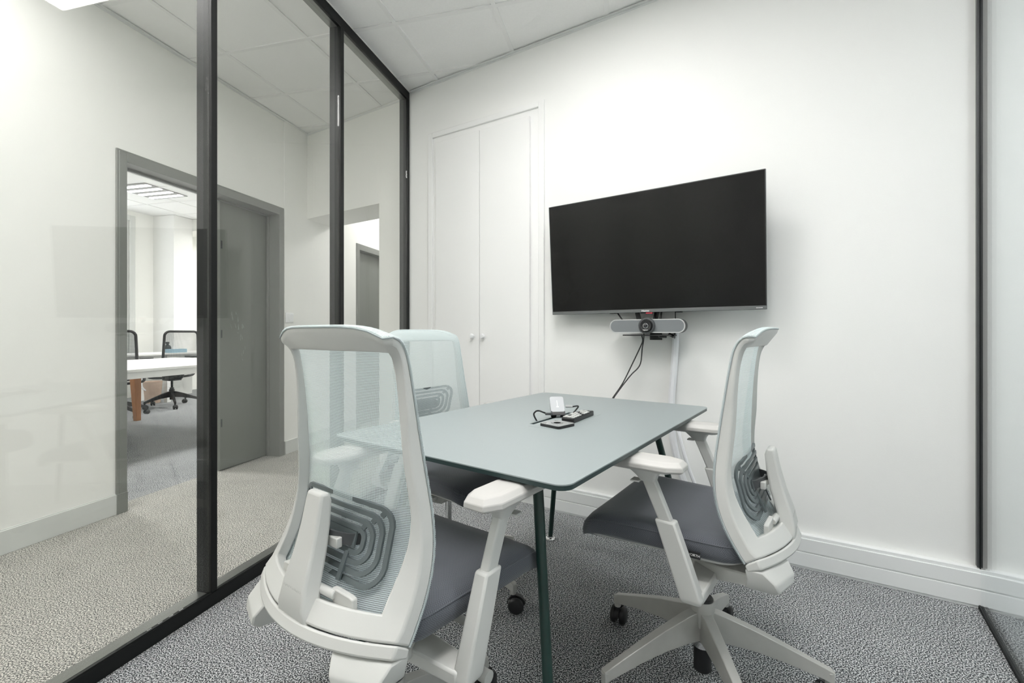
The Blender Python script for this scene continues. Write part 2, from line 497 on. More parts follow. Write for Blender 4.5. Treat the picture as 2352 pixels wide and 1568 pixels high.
w = MB().box((LW, -1.6, 0), (LW + 0.013, 1.974, 0.113), pq).box((LW, -1.6, 0.0), (LW + 0.006, 1.974, 0.118), pq)
struct('baseboard_corridor', w, M['base_corr'], 'pale grey skirting along the corridor wall left of the doorway', 'baseboard', 0.002)
w = MB().box((LW, 3.30, 0), (LW + 0.015, 4.33, 0.113), pq)
struct('baseboard_corridor_end', w, M['base_corr'], 'short pale grey skirting right of the grey door', 'baseboard', 0.002)
w = MB().box((G - 0.075, -1.6, HR + 0.002), (G, 3.03, HC + 0.25), pq)
struct('trim_2', w, M['wall_corr'], 'white bulkhead above the glass partition rail', 'trim')

# ------------------------------------------------------------------ suspended ceilings
def ceiling(name, label, z, p_lines, q_lines, planes, lights=(), light_fn=None, barw=0.024, slab=None):
    sl = MB().prism([tuple(v) for v in slab], z + 0.05, z + 0.10)
    root = struct(name, sl, M['tile'], label, 'ceiling')
    for i in range(len(p_lines) - 1):
        for j in range(len(q_lines) - 1):
            h = barw / 2 - 0.003
            a = (p_lines[i] + h, q_lines[j] + h); c = (p_lines[i + 1] - h, q_lines[j + 1] - h)
            quad = [tuple(pq(x, y, 0)[:2]) for x, y in ((a[0], a[1]), (c[0], a[1]), (c[0], c[1]), (a[0], c[1]))]
            if (i, j) in lights:
                light_fn(a, c, z); continue
            poly = clip_poly(quad, planes)
            if poly:
                o = obj('tile', MB().prism(poly, z + 0.006, z + 0.02), M['tile'], root, smooth=False)
    strips = [((p - barw / 2, q_lines[0]), (p + barw / 2, q_lines[-1])) for p in p_lines]
    for j in range(len(q_lines)):
        for i in range(len(p_lines) - 1):
            strips.append(((p_lines[i] + barw / 2, q_lines[j] - barw / 2), (p_lines[i + 1] - barw / 2, q_lines[j] + barw / 2)))
    for a, c in strips:
        quad = [tuple(pq(x, y, 0)[:2]) for x, y in ((a[0], a[1]), (c[0], a[1]), (c[0], c[1]), (a[0], c[1]))]
        poly = clip_poly(quad, planes)
        if poly: obj('grid_bar', MB().prism(poly, z, z + 0.03), M['tbar'], root, smooth=False)
    return root

def panel_light(a, c, z, label, mat, group=None):
    ctr = pq((a[0] + c[0]) / 2, (a[1] + c[1]) / 2, z)
    t = thing('ceiling_light', label, 'ceiling light', ctr, ROT_U - math.pi / 2, group)
    hx = (c[0] - a[0]) / 2; hy = (c[1] - a[1]) / 2
    fr = MB()
    for lo, hi in (((-hx, -hy, -0.002), (hx, -hy + 0.02, 0.03)), ((-hx, hy - 0.02, -0.002), (hx, hy, 0.03)),
                   ((-hx, -hy + 0.02, -0.002), (-hx + 0.02, hy - 0.02, 0.03)), ((hx - 0.02, -hy + 0.02, -0.002), (hx, hy - 0.02, 0.03))):
        fr.box(lo, hi)
    obj('light_frame', fr, M['tbar'], t)
    obj('diffuser', MB().box((-hx + 0.02, -hy + 0.02, 0.002), (hx - 0.02, hy - 0.02, 0.012)), mat, t)
    return t

pl = [-1.26 + 0.58 * k for k in range(-1, 8)]
ql = [2.325 + 0.5 * k for k in range(-8, 4)]
planes_room = [((-N.x, -N.y), -(G + 0.001)), ((NB.x, NB.y), BW - 0.002), ((WN.x, WN.y), WN.dot(RP) - 0.002), ((-U.x, -U.y), 1.6)]
room_lights = {(2, 6): 1, (2, 3): 2, (3, 4): 3}  # the last is an unseen fill panel, added to even the walls
ROOM_LABELS = {(2, 6): 'square recessed ceiling panel light above the middle of the table',
               (2, 3): 'square recessed ceiling panel light nearest the wall behind the camera',
               (3, 4): 'unseen fill panel light added in the ceiling nearest the right-hand glass'}
def room_fix(a, c, z):
    for k in room_lights:
        if abs(pl[k[0]] + 0.009 - a[0]) < 0.02 and abs(ql[k[1]] + 0.009 - a[1]) < 0.02:
            panel_light(a, c, z, ROOM_LABELS[k], M['room_light'], 'meeting room ceiling panels')
slab = [P0[:2], RP[:2], (RP + WD * 4.4)[:2], pq(G, -1.6, 0)[:2]]
ceiling('ceiling', 'white suspended tile ceiling of the meeting room', HR, pl, ql, planes_room, room_lights, room_fix, slab=slab)

cpl = [-3.135, -2.52, -1.905, -1.29]
cql = [2.42 + 0.52 * k for k in range(-8, 5)]
planes_corr = [((-N.x, -N.y), -LW - 0.001), ((N.x, N.y), G - 0.076), ((NB.x, NB.y), EW - 0.002)]
cslab = [pq(LW, -1.6, 0)[:2], pq(G - 0.075, -1.6, 0)[:2], meet(N, G - 0.075, NB, EW)[:2], e_corner[:2]]
CORR_LABELS = {5: 'square recessed panel light in the corridor ceiling nearest the doorway', 3: 'square recessed panel light in the corridor ceiling beside the camera', 1: 'square recessed panel light at the near, unseen end of the corridor'}
def corr_fix(a, c, z):
    for k in CORR_LABELS:
        if abs(cql[k] + 0.009 - a[1]) < 0.02: panel_light(a, c, z, CORR_LABELS[k], M['corr_light'], 'corridor ceiling panels')
ceiling('ceiling', 'white suspended tile ceiling of the corridor behind the partition', HC, cpl, cql, planes_corr, {(1, k): 1 for k in CORR_LABELS}, corr_fix, slab=cslab)
w = MB().box((LW, -1.6, HC - 0.014), (LW + 0.003, 4.1, HC), pq).box((LW, -1.6, HC - 0.003), (LW + 0.02, 4.1, HC), pq)
struct('trim_3', w, M['angle'], 'thin metal ceiling angle along the corridor wall', 'trim')
w = MB().box((te0 + 0.2, -0.003, HC - 0.014), (T0 + 0.02, 0.0, HC), ew)
struct('trim_4', w, M['angle'], 'thin metal ceiling angle along the corridor end wall', 'trim')
w = MB().box((-2.98, 4.0, 2.72), (-1.5, 9.0, 2.80), pq)
w2 = clip_poly([tuple(pq(x, y, 0)[:2]) for x, y in ((-2.98, 3.6), (-1.5, 3.6), (-1.5, 9.0), (-2.98, 9.0))], [((-NB.x, -NB.y), -(EW + 0.34))])
struct('ceiling', MB().prism(w2, 2.72, 2.80), M['tile'], 'plain white ceiling of the passage beyond the corridor', 'ceiling')
panel_light((-2.55, 4.6), (-1.95, 5.2), 2.715, 'recessed panel light in the passage ceiling beyond the corridor end', M['corr_light'])

# neighbouring room ceiling, right of the side glass
nb_slab = [RP[:2], far_r[:2], (far_r - NB * 4.2)[:2], (RP + WD * 4.4)[:2]]
nr = struct('ceiling', MB().prism([tuple(v) for v in nb_slab], HR, HR + 0.08), M['tile'], 'white ceiling of the neighbouring room behind the side glass', 'ceiling')
lp = bw(1.9, 1.3, 0)
panel_light((N.dot(lp) - 0.3, U.dot(lp) - 0.3), (N.dot(lp) + 0.3, U.dot(lp) + 0.3), HR - 0.03, 'recessed panel light of the neighbouring room behind the side glass', M['side_light'])

# ------------------------------------------------------------------ glass partition (left wall of the room)
part = thing('wall_left', 'black framed glass partition between the meeting room and the corridor', 'glass partition', pq(G, 0, 0), ROT_U - math.pi / 2, kind='structure')
def gl(x, y, z): return (x, y, z)      # local: x = into the room, y = along the partition
muls = [(-1.62, -1.59), (-0.215, -0.185), (0.589, 0.617), (1.393, 1.419), (2.197, 2.227), (2.998, 3.031)]
obj('rail', MB().box((-0.07, -1.6, 0.0), (0.0, 3.031, 0.05)).box((-0.004, -1.6, 0.05), (0.0, 3.0, 0.056)), M['black'], part, 0.0012, label='black bottom rail on the carpet')
obj('rail', MB().box((-0.07, -1.6, HR - 0.05), (0.0, 3.031, HR)).box((-0.004, -1.6, HR - 0.056), (0.0, 3.0, HR - 0.05)), M['black'], part, 0.0012, label='black top rail under the ceiling')
for z0, z1, lab in ((0.05, 0.0515, 'satin grey top face of the bottom rail'), (HR - 0.0515, HR - 0.05, 'satin grey underside of the top rail')):
    for (a0, a1), (b0, b1) in zip(muls[:-1], muls[1:]):
        obj('rail_cover', MB().box((-0.069, a1 + 0.001, z0), (-0.0205, b0 - 0.001, z1)), M['rail_face'], part, label=lab)
for a, b_ in muls:
    m_ = MB().box((-0.07, a, 0.05), (0.0, b_, HR - 0.05))
    obj('mullion', m_, M['black'], part, 0.0012)
for (a0, a), (b_, b1) in zip(muls[:-1], muls[1:]):
    obj('pane', MB().box((-0.0195, a + 0.0005, 0.051), (-0.0100, b_ - 0.0005, HR - 0.051)), M['glass'], part, smooth=False)

# ------------------------------------------------------------------ frameless side glass (right wall of the room)
rz = math.atan2(WD.y, WD.x)
rg = thing('wall_right', 'frameless side glass with dark edge profiles at the right edge', 'glass wall', RP, rz, kind='structure')
sgn = 1.0 if Vector((-math.sin(rz), math.cos(rz), 0)).dot(WN) > 0 else -1.0   # local y towards the neighbour room
obj('pane', MB().box((0.004, -0.006, 0.012), (1.30, 0.006, HR - 0.002)), M['glass_r'], rg, smooth=False)
obj('pane', MB().box((1.306, -0.006, 0.012), (3.7, 0.006, HR - 0.002)), M['glass_r'], rg, smooth=False)
obj('floor_channel', MB().box((0.0, -0.012, 0.0), (3.7, -0.0065, 0.016)).box((0.0, 0.0065, 0.0), (3.7, 0.012, 0.016)).box((0.0, -0.012, 0.0), (3.7, 0.012, 0.010)), M['black'], rg)
obj('wall_profile', MB().box((0.0, -0.014, 0.152), (0.022, -0.0065, HR)).box((0.0, 0.0065, 0.152), (0.022, 0.014, HR)).box((0.0, -0.014, 0.152), (0.003, 0.014, HR)), M['charcoal'], rg, 0.001)
obj('edge_seal', MB().box((0.0225, -0.0075, 0.016), (0.027, 0.0075, HR)), M['black'], rg)

# ------------------------------------------------------------------ grey doors of the corridor wall
def door_frame(name, label, q0, q1, top, leaf_from, leaf_to, recess=0.115):
    d = thing(name, label, 'door', pq(LW, q0, 0), ROT_U - math.pi / 2, kind='structure')
    W = q1 - q0; fw = 0.055
    f = MB()
    f.box((-0.149, 0.012, 0), (0.014, fw, top)); f.box((-0.149, W - fw, 0), (0.014, W - 0.012, top))
    f.box((-0.149, fw, top - fw), (0.014, W - fw, top))
    f.box((0.0, 0.0, 0.0), (0.012, 0.014, top)); f.box((0.0, W - 0.014, 0.0), (0.012, W, top)); f.box((0.0, 0.0, top), (0.012, W, top + 0.010))
    f.box((-0.10, fw, 0), (-0.085, fw + 0.014, top - fw)); f.box((-0.10, W - fw - 0.014, 0), (-0.085, W - fw, top - fw)); f.box((-0.10, fw, top - fw - 0.014), (-0.085, W - fw, top - fw))
    obj('door_frame', f, M['frame_grey'], d, 0.002)
    for y0 in (0.0, W - fw):
        obj('plinth_block', MB().box((0.0, y0 - 0.002, 0), (0.017, y0 + fw + 0.002, 0.115)), M['frame_grey'], d, 0.002)
    leaf = obj('door_leaf', MB().box((-recess - 0.034, leaf_from, 0.008), (-recess, leaf_to, top - fw - 0.004)), M['door_grey'], d, 0.002)
    return d, leaf
d1, leaf1 = door_frame('door_1', 'grey framed double doorway, one leaf shut, the other open to an office', 1.973, 3.284, 2.085, 0.800, 1.254)
for z in (0.36, 1.03, 1.70):
    obj('strike_plate', MB().box((-0.1145, 0.806, z - 0.03), (-0.1135, 0.820, z + 0.03)).box((-0.1135, 0.810, z - 0.012), (-0.1115, 0.816, z + 0.012)), M['charcoal'], leaf1)
# scuffs on the closed leaf
sm = MB()
rs = random.Random(3)
for cy, cz, n_ in ((0.93, 1.13, 9), (0.99, 1.02, 8), (1.0, 0.86, 5)):
    for i in range(n_):
        y = cy + rs.uniform(-0.03, 0.035); z = cz + rs.uniform(-0.06, 0.06); L_ = rs.uniform(0.012, 0.045); wd = rs.uniform(0.0008, 0.003); a = rs.uniform(-0.5, 0.2)
        dy, dz = math.sin(a) * L_, math.cos(a) * L_
        sm.add([(-0.1146, y - wd, z), (-0.1146, y + wd, z), (-0.1146, y + dy + wd * 0.4, z + dz), (-0.1146, y + dy - wd * 0.4, z + dz)], [(0, 1, 2, 3)])
obj('scuff_marks', sm, M['scuff'], leaf1, smooth=False)
d2, leaf2 = door_frame('door_2', 'closed grey door in the passage seen past the corridor end', 4.362, 5.294, 2.0, 0.058, 0.874, 0.06)
hd = MB().cyl((-0.06, 0.78, 1.02), (-0.02, 0.78, 1.02), 0.009, seg=10).cyl((-0.02, 0.785, 1.02), (-0.02, 0.68, 1.02), 0.009, seg=10)
obj('handle', hd, M['chrome'], leaf2)
# opened leaf of the doorway, swung into the office along its wall
ol = thing('door_3', 'open grey door leaf folded back inside the office beside the doorway', 'door', pq(-2.985, 2.03, 0), ROT_U - math.pi / 2, kind='structure')
obj('door_leaf', MB().box((-0.045, -0.74, 0.008), (-0.008, -0.012, 2.025)), M['door_grey'], ol, 0.002)
# light switch
sw = thing('light_switch', 'white light switch on the corridor wall right of the grey door', 'switch', pq(LW + 0.004, 3.355, 1.168), ROT_U - math.pi / 2)
obj('back_plate', MB().box((0, -0.05, -0.042), (0.010, 0.042, 0.042)), M['white'], sw, 0.003)
obj('rocker', MB().box((0.010, -0.012, -0.030), (0.016, 0.034, 0.030)), M['white'], sw, 0.002)

# ------------------------------------------------------------------ office seen through the doorway
w = MB().box((-7.87, -0.5, 0), (-7.72, 4.35, HO + 0.1), pq).box((-7.87, 5.66, 0), (-7.72, 9.0, HO + 0.1), pq)
w.box((-7.87, 4.35, 0), (-7.72, 5.66, 0.55), pq).box((-7.87, 4.35, 2.92), (-7.72, 5.66, HO + 0.1), pq)
struct('wall_office', w, M['wall_corr'], 'white far wall of the office seen through the doorway', 'wall')
w = MB().box((-7.72, 5.97, 0), (-7.28, 6.30, HO), pq)
struct('wall_office_column', w, M['wall'], 'white square column against the far office wall', 'column')
w = MB().box((-7.72, 6.30, 2.80), (-6.9, 9.0, HO), pq)
struct('wall_office_bulkhead', w, M['wall_corr'], 'lowered white bulkhead right of the office column', 'bulkhead')
w = MB().box((-7.9, 8.9, 0), (-2.98, 9.0, HO + 0.1), pq)
struct('wall_office_end', w, M['wall_corr'], 'white end wall of the office beyond the desks', 'wall')
w = MB().box((-7.9, -0.6, 0), (-2.98, -0.5, HO + 0.1), pq)
struct('wall_office_start', w, M['wall_corr'], 'white near wall of the office hidden by the corridor wall', 'wall')
w = MB().box((-2.985, 2.0, HC + 0.1), (-2.98, 9.0, HO + 0.1), pq)
opl = [-7.72 + 0.6 * k for k in range(0, 9)]
oql = [3.6 + 0.6 * k for k in range(0, 9)]
oslab = [pq(-7.72, -0.5, 0)[:2], pq(-2.98, -0.5, 0)[:2], pq(-2.98, 9.0, 0)[:2], pq(-7.72, 9.0, 0)[:2]]
planes_off = [((-N.x, -N.y), 7.72), ((N.x, N.y), -2.98), ((U.x, U.y), 8.9)]
ceiling('ceiling', 'white suspended tile ceiling of the office through the doorway', HO, opl, oql, planes_off, slab=oslab)
wf = thing('window_1', 'tall grey framed window at the left edge of the office view', 'window', pq(-7.72, 4.35, 0.55), ROT_U - math.pi / 2, kind='structure')
f = MB().box((-0.02, 1.23, 0), (0.03, 1.31, 2.37)).box((-0.02, 0, 0), (0.03, 0.08, 2.37)).box((-0.02, 0.08, 0), (0.03, 1.23, 0.08)).box((-0.02, 0.08, 2.29), (0.03, 1.23, 2.37)).box((-0.02, 1.16, 0.08), (0.0, 1.23, 2.29))
obj('window_frame', f, M['base_corr'], wf, 0.004)
obj('pane', MB().box((-0.10, 0.0, 0.0), (-0.09, 1.31, 2.37)), M['pane_day'], wf)

def louvre_light(p, q, label):
    t = thing('louvre_ceiling_light', label, 'ceiling light', pq(p, q, HO), ROT_U - math.pi / 2, 'office louvre lights')
    obj('light_tray', MB().box((-0.3, -0.3, -0.004), (0.3, 0.3, 0.0)), M['tray_grey'], t)
    for i in range(4):
        y = -0.225 + 0.15 * i
        obj('light_strip', MB().box((-0.28, y - 0.028, -0.010), (0.28, y + 0.028, -0.004)), M['louvre'], t)
lpx = Vector((-0.795, 1, 0)) * 6.32
louvre_light(N.dot(lpx), U.dot(lpx), 'office ceiling light with four bright strips, seen through the doorway')
for p_, q_, lab in ((-4.6, 2.6, 'added office fill panel, unseen behind the near door jamb'), (-4.3, 5.9, 'added office fill panel, unseen behind the closed leaf'), (-6.2, 7.6, 'added office fill panel, unseen in the far hidden corner')):  # unseen panels added to light the office beyond what its louvre gives
    panel_light((p_ - 0.3, q_ - 0.3), (p_ + 0.3, q_ + 0.3), HO - 0.031, lab, M['office_fill'], 'office fill panels')

# ------------------------------------------------------------------ meeting table
TX = Vector((0.584, 0.8117, 0)); TC = Vector((0.127, 1.602, 0))
t_rz = math.atan2(TX.y, TX.x)
table = thing('meeting_table', 'rectangular meeting table with grey green top and dark green steel legs', 'table', TC, t_rz)
def flat_with_hole(outer, hole, z0, z1):
    mb = MB()
    polys = [[Vector((x, y, 0)) for x, y in outer], [Vector((x, y, 0)) for x, y in hole]]
    tris = tessellate_polygon(polys)
    allp = outer + hole; n = len(allp)
    mb.v = [(x, y, z1) for x, y in allp] + [(x, y, z0) for x, y in allp]
    mb.f = [tuple(t) for t in tris] + [tuple(n + i for i in reversed(t)) for t in tris]
    no = len(outer)
    for base, cnt in ((0, no), (no, len(hole))):
        for i in range(cnt):
            a, b = base + i, base + (i + 1) % cnt
            mb.f.append((a, b, n + b, n + a))
    return mb
SLOT = (-0.115, -0.014, 0.155, 0.002)           # local x0,y0,x1,y1 of the cable slot
tt = flat_with_hole(rrect(-0.592, -0.4, 0.6, 0.388, 0.032, 7), [(SLOT[0], SLOT[1]), (SLOT[2], SLOT[1]), (SLOT[2], SLOT[3]), (SLOT[0], SLOT[3])], 0.7325, 0.735)
obj('table_top', tt, M['tabletop'], table)
te = flat_with_hole(rrect(-0.5915, -0.3995, 0.5995, 0.3875, 0.032, 7), [(SLOT[0], SLOT[1]), (SLOT[2], SLOT[1]), (SLOT[2], SLOT[3]), (SLOT[0], SLOT[3])], 0.7225, 0.7325)
obj('edge_band', te, M['tabledge'], table)
lid = MB().prism(rrect(-0.15, -0.118, 0.185, -0.0155, 0.003, 2), 0.7350, 0.7353)
obj('cable_flap', lid, M['tabletop'], table)
obj('cable_tray', MB().box((-0.14, -0.06, 0.680), (0.18, 0.06, 0.682)).box((-0.14, -0.06, 0.682), (-0.138, 0.06, 0.722)).box((0.178, -0.06, 0.682), (0.18, 0.06, 0.722)).box((-0.138, -0.06, 0.682), (0.178, -0.058, 0.722)).box((-0.138, 0.058, 0.682), (0.178, 0.06, 0.722)), M['slot'], table)
fr = MB()
for x in (-0.405, 0.46): fr.box((x - 0.018, -0.225, 0.690), (x + 0.018, 0.225, 0.7222))
for sy in (-1, 1): fr.box((-0.387, sy * 0.21 - 0.015, 0.690), (0.442, sy * 0.21 + 0.015, 0.7222))
obj('under_frame', fr, M['leg_green'], table, 0.003)
for xt, xf in ((-0.405, -0.550), (0.46, 0.600)):
    for sy in (-1, 1):
        a = (xt, sy * 0.212, 0.705); b_ = (xf, sy * 0.350, 0.012)
        lg = obj('leg', MB().tube([a, b_], [0.0135, 0.0115], 20), M['leg_green'], table)
        obj('foot', MB().lathe([(0.001, 0), (0.024, 0), (0.026, 0.003), (0.024, 0.008), (0.017, 0.011), (0.016, 0.016), (0.001, 0.016)], 24, (b_[0], b_[1], 0)), M['chrome'], lg)

# ------------------------------------------------------------------ office chair with net back
PROF = [(.487, -.147, .232), (.512, -.129, .232), (.546, -.108, .231), (.593, -.086, .228), (.643, -.0755, .223), (.689, -.074, .216),
        (.759, -.081, .206), (.854, -.093, .197), (.952, -.107, .192), (.998, -.115, .190), (1.020, -.121, .190), (1.036, -.129, .191),
        (1.046, -.139, .193), (1.0495, -.148, .192), (1.050, -.156, .188), (1.048, -.164, .178)]
CUM = [0.0]
for i in range(1, len(PROF)):
    CUM.append(CUM[-1] + math.hypot(PROF[i][0] - PROF[i - 1][0], PROF[i][1] - PROF[i - 1][1]))
VL = CUM[-1]
def plin(k, d):
    i = 0
    while i < len(CUM) - 2 and CUM[i + 1] < d: i += 1
    t = (d - CUM[i]) / (CUM[i + 1] - CUM[i])
    return PROF[i][k] + (PROF[i + 1][k] - PROF[i][k]) * t
NT = 160
TAB = [[], [], []]
for i in range(NT + 1):                      # box-smoothed twice; the window shrinks towards both ends
    d = VL * i / NT
    for k in range(3):
        def sm1(d_, k=k):
            w_ = min(0.04, d_ * 0.95, (VL - d_) * 0.45)
            return sum(plin(k, d_ + w_ * j / 6) for j in range(-6, 7)) / 13
        w_ = min(0.03, d * 0.95, (VL - d) * 0.45)
        TAB[k].append(sum(sm1(d + w_ * j / 4) for j in range(-4, 5)) / 9)
def pcat(k, d):
    q = max(0.0, min(NT - 1e-6, d / VL * NT)); i = int(q); t = q - i
    return TAB[k][i] + (TAB[k][i + 1] - TAB[k][i]) * t
def v_of_z(z):
    lo, hi = 0.0, CUM[11]
    for _ in range(40):
        m_ = (lo + hi) / 2
        if pcat(0, m_) < z: lo = m_
        else: hi = m_
    return lo
def smooth01(x):
    x = max(0.0, min(1.0, x)); return x * x * (3 - 2 * x)

def shell(s, d, back=0.0):
    """point of the back's front surface: s sideways (right +), d metres along the profile, pushed back along the normal"""
    z, a, w_ = pcat(0, d), pcat(1, d), pcat(2, d)
    e = 0.006
    dz = pcat(0, min(d + e, VL)) - pcat(0, max(d - e, 0)); da = pcat(1, min(d + e, VL)) - pcat(1, max(d - e, 0))
    L_ = math.hypot(dz, da)
    bul = 0.066 - 0.036 * smooth01(d / 0.55)
    k = max(0.0, 1 - (s / w_) ** 2)
    z -= 0.022 * min(1.0, abs(s) / w_) ** 5 * smooth01((d - (VL - 0.10)) / 0.10)     # rounded upper corners
    return Vector((s, a - bul * k - back * dz / L_, z + back * da / L_))

def back_frame_mesh():
    di0 = v_of_z(0.524); di1 = v_of_z(1.004)
    ns, nv = 13, 30
    wi = lambda d: pcat(2, d) - (0.022 + 0.028 * smooth01(1 - (d - di0) / 0.20))
    outer, inner, th = [], [], []
    for i in range(ns):                                  # bottom, left to right
        k = -1 + 2 * i / (ns - 1)
        outer.append((k * pcat(2, 0), 0.0)); inner.append((k * wi(di0), di0)); th.append((0.030, 0.028))
    for i in range(1, nv):                               # right side, upwards
        k = i / nv; d = VL * k; e = di0 + (di1 - di0) * k
        outer.append((pcat(2, d), d)); inner.append((wi(e), e))
        t_ = 0.026 - 0.014 * smooth01((d - (VL - 0.34)) / 0.30)
        th.append((t_, min(t_ + 0.004, 0.028)))
    for i in range(ns):                                  # top, right to left
        k = 1 - 2 * i / (ns - 1)
        outer.append((k * pcat(2, VL), VL)); inner.append((k * wi(di1), di1)); th.append((0.012, 0.016))
    for i in range(nv - 1, 0, -1):
        k = i / nv; d = VL * k; e = di0 + (di1 - di0) * k
        outer.append((-pcat(2, d), d)); inner.append((-wi(e), e))
        t_ = 0.026 - 0.014 * smooth01((d - (VL - 0.34)) / 0.30)
        th.append((t_, min(t_ + 0.004, 0.028)))
    secs = []
    for (so, do), (si, dii), (to, ti) in zip(outer, inner, th):
        sh = 0.004 if to > 0.02 else 0.0
        sg = 1 if so > 0 else -1
        secs.append([shell(so, do), shell(si, dii), shell(si + 0.002 * (1 if si > 0 else -1), dii, ti), shell(so - sg * sh, do, to)])
    return MB().loft(secs, closed=True)

def net_mesh(name, mat):
    ns, nv = 24, 44
    vs, uv, fs = [], [], []
    for j in range(nv + 1):
        d = VL * j / nv
        for i in range(ns + 1):
            s = (-1 + 2 * i / ns) * (pcat(2, d) + 0.0015)
            p = shell(s, d, -0.0025); vs.append(tuple(p)); uv.append((s, d))
    for j in range(nv):
        for i in range(ns):
            a = j * (ns + 1) + i; fs.append((a, a + 1, a + ns + 2, a + ns + 1))
    me = bpy.data.meshes.new(name); me.from_pydata(vs, [], fs)
    lay = me.uv_layers.new(name='weave')
    for lp_ in me.loops: lay.data[lp_.index].uv = uv[lp_.vertex_index]
    for p in me.polygons: p.use_smooth = True
    me.materials.append(mat); me.update()
    return me

def ring_strip(mb, pts, width, thick, closed=True):
    """flat bar following pts on the lumbar surface; pts are (s, z) pairs"""
    n = len(pts); secs = []
    def surf(s, z, back): return shell(max(-.2, min(.2, s)), v_of_z(z), back)
    for i in range(n):
        a = Vector(pts[(i - 1) % n] if closed or i > 0 else pts[i]); b = Vector(pts[(i + 1) % n] if closed or i < n - 1 else pts[i])
        t = (b - a).normalized(); nn = Vector((-t.y, t.x)) * width / 2
        p = Vector(pts[i])
        secs.append([surf(*(p - nn), 0.006), surf(*(p + nn), 0.006), surf(*(p + nn), 0.006 + thick), surf(*(p - nn), 0.006 + thick)])
    mb.loft(secs, closed)

def seat_outline(inset, k=7):
    def corners(ins):
        x = 0.243 - ins
        pts = []
        for cx, cy, r, a0 in ((x - 0.075, 0.30 - ins - 0.06, 0.075, 0), (-x + 0.075, 0.30 - ins - 0.06, 0.075, 90), (-x + 0.10, -0.165 + ins + 0.07, 0.08, 180), (x - 0.10, -0.165 + ins + 0.07, 0.08, 270)):
            for i in range(k + 1):
                a = math.radians(a0 + 90 * i / k); pts.append((cx + r * math.cos(a), cy + (0.06 if a0 < 180 else 0.07) * math.sin(a)))
        return pts
    ref, pts, out = corners(0.0), corners(inset), []
    for i in range(len(pts)):            # the same number of points at every inset
        a, b = Vector(pts[i]), Vector(pts[(i + 1) % len(pts)])
        m_ = int((Vector(ref[i]) - Vector(ref[(i + 1) % len(pts)])).length / 0.05)
        out.append(tuple(a))
        for j in range(1, m_): out.append(tuple(a + (b - a) * j / m_))
    return out
def seat_z(x, y, z, drop=1.0):
    dz = 0.0
    if y > 0.225: dz -= 0.036 * ((y - 0.225) / 0.075) ** 2 * drop
    dz += 0.010 * (abs(x) / 0.24) ** 2 * (1 if y < 0.2 else max(0, (0.3 - y) / 0.1))
    if y < -0.05: dz += 0.008 * ((-0.05 - y) / 0.12) ** 2
    return (x, y, z + dz)

def base_leg_mesh(name, mat):
    secs = []
    for x, top, hgt, wd in ((0.020, 0.219, 0.084, 0.016), (0.06, 0.210, 0.076, 0.015), (0.14, 0.184, 0.058, 0.0133), (0.22, 0.153, 0.044, 0.012), (0.30, 0.121, 0.034, 0.0108), (0.333, 0.107, 0.030, 0.0108)):
        secs.append([(x, -wd, top), (x, wd, top), (x, wd * 1.15, top - hgt), (x, -wd * 1.15, top - hgt)])
    mb = MB().loft(secs)
    mb.cyl((0.325, 0, 0.104), (0.325, 0, 0.066), 0.0125, 0.011, 14)
    return mesh_from(name, mb, mat)
def caster_mesh(name, mat):
    mb = MB()
    for y0, y1 in ((-0.026, -0.006), (0.006, 0.026)):
        mb.lathe([(0.004, y0), (0.022, y0), (0.028, y0 + 0.004), (0.030, y0 + 0.009), (0.028, y1 - 0.003), (0.022, y1), (0.004, y1)], 22, (0.012, 0, 0.030), 'y')
    mb.lathe([(0.012, -0.006), (0.012, 0.006)], 14, (0.012, 0, 0.030), 'y')
    # hood over the wheels
    secs = []
    for a in range(0, 171, 17):
        r = math.radians(a); c, s = math.cos(r), math.sin(r)
        secs.append([(0.012 - 0.0315 * c, -0.007, 0.030 + 0.0315 * s), (0.012 - 0.0315 * c, 0.007, 0.030 + 0.0315 * s), (0.012 - 0.035 * c, 0.007, 0.030 + 0.035 * s), (0.012 - 0.035 * c, -0.007, 0.030 + 0.035 * s)])
    mb.loft(secs)
    mb.cyl((0, 0, 0.055), (0, 0, 0.072), 0.009, seg=12)
    return mesh_from(name, mb, mat)

def star_base(root, mat_leg, mat_cast, phase, casters):
    me = base_leg_mesh('base_leg', mat_leg); ca = caster_mesh('caster', mat_cast)
    for k in range(5):
        a = phase + 2 * math.pi * k / 5
        lg = obj('base_leg', me, None, root, 0.0018 if mat_leg is M['alu'] else 0)
        lg.rotation_euler = (0, 0, a)
        c = obj('caster', ca, None, lg)
        c.location = (0.325, 0, 0); c.rotation_euler = (0, 0, casters[k])
    hub = MB().lathe([(0.001, 0.128), (0.022, 0.128), (0.027, 0.137), (0.027, 0.165), (0.033, 0.175), (0.034, 0.238), (0.032, 0.246), (0.001, 0.246)], 28)
    obj('base_hub', hub, mat_leg, root)

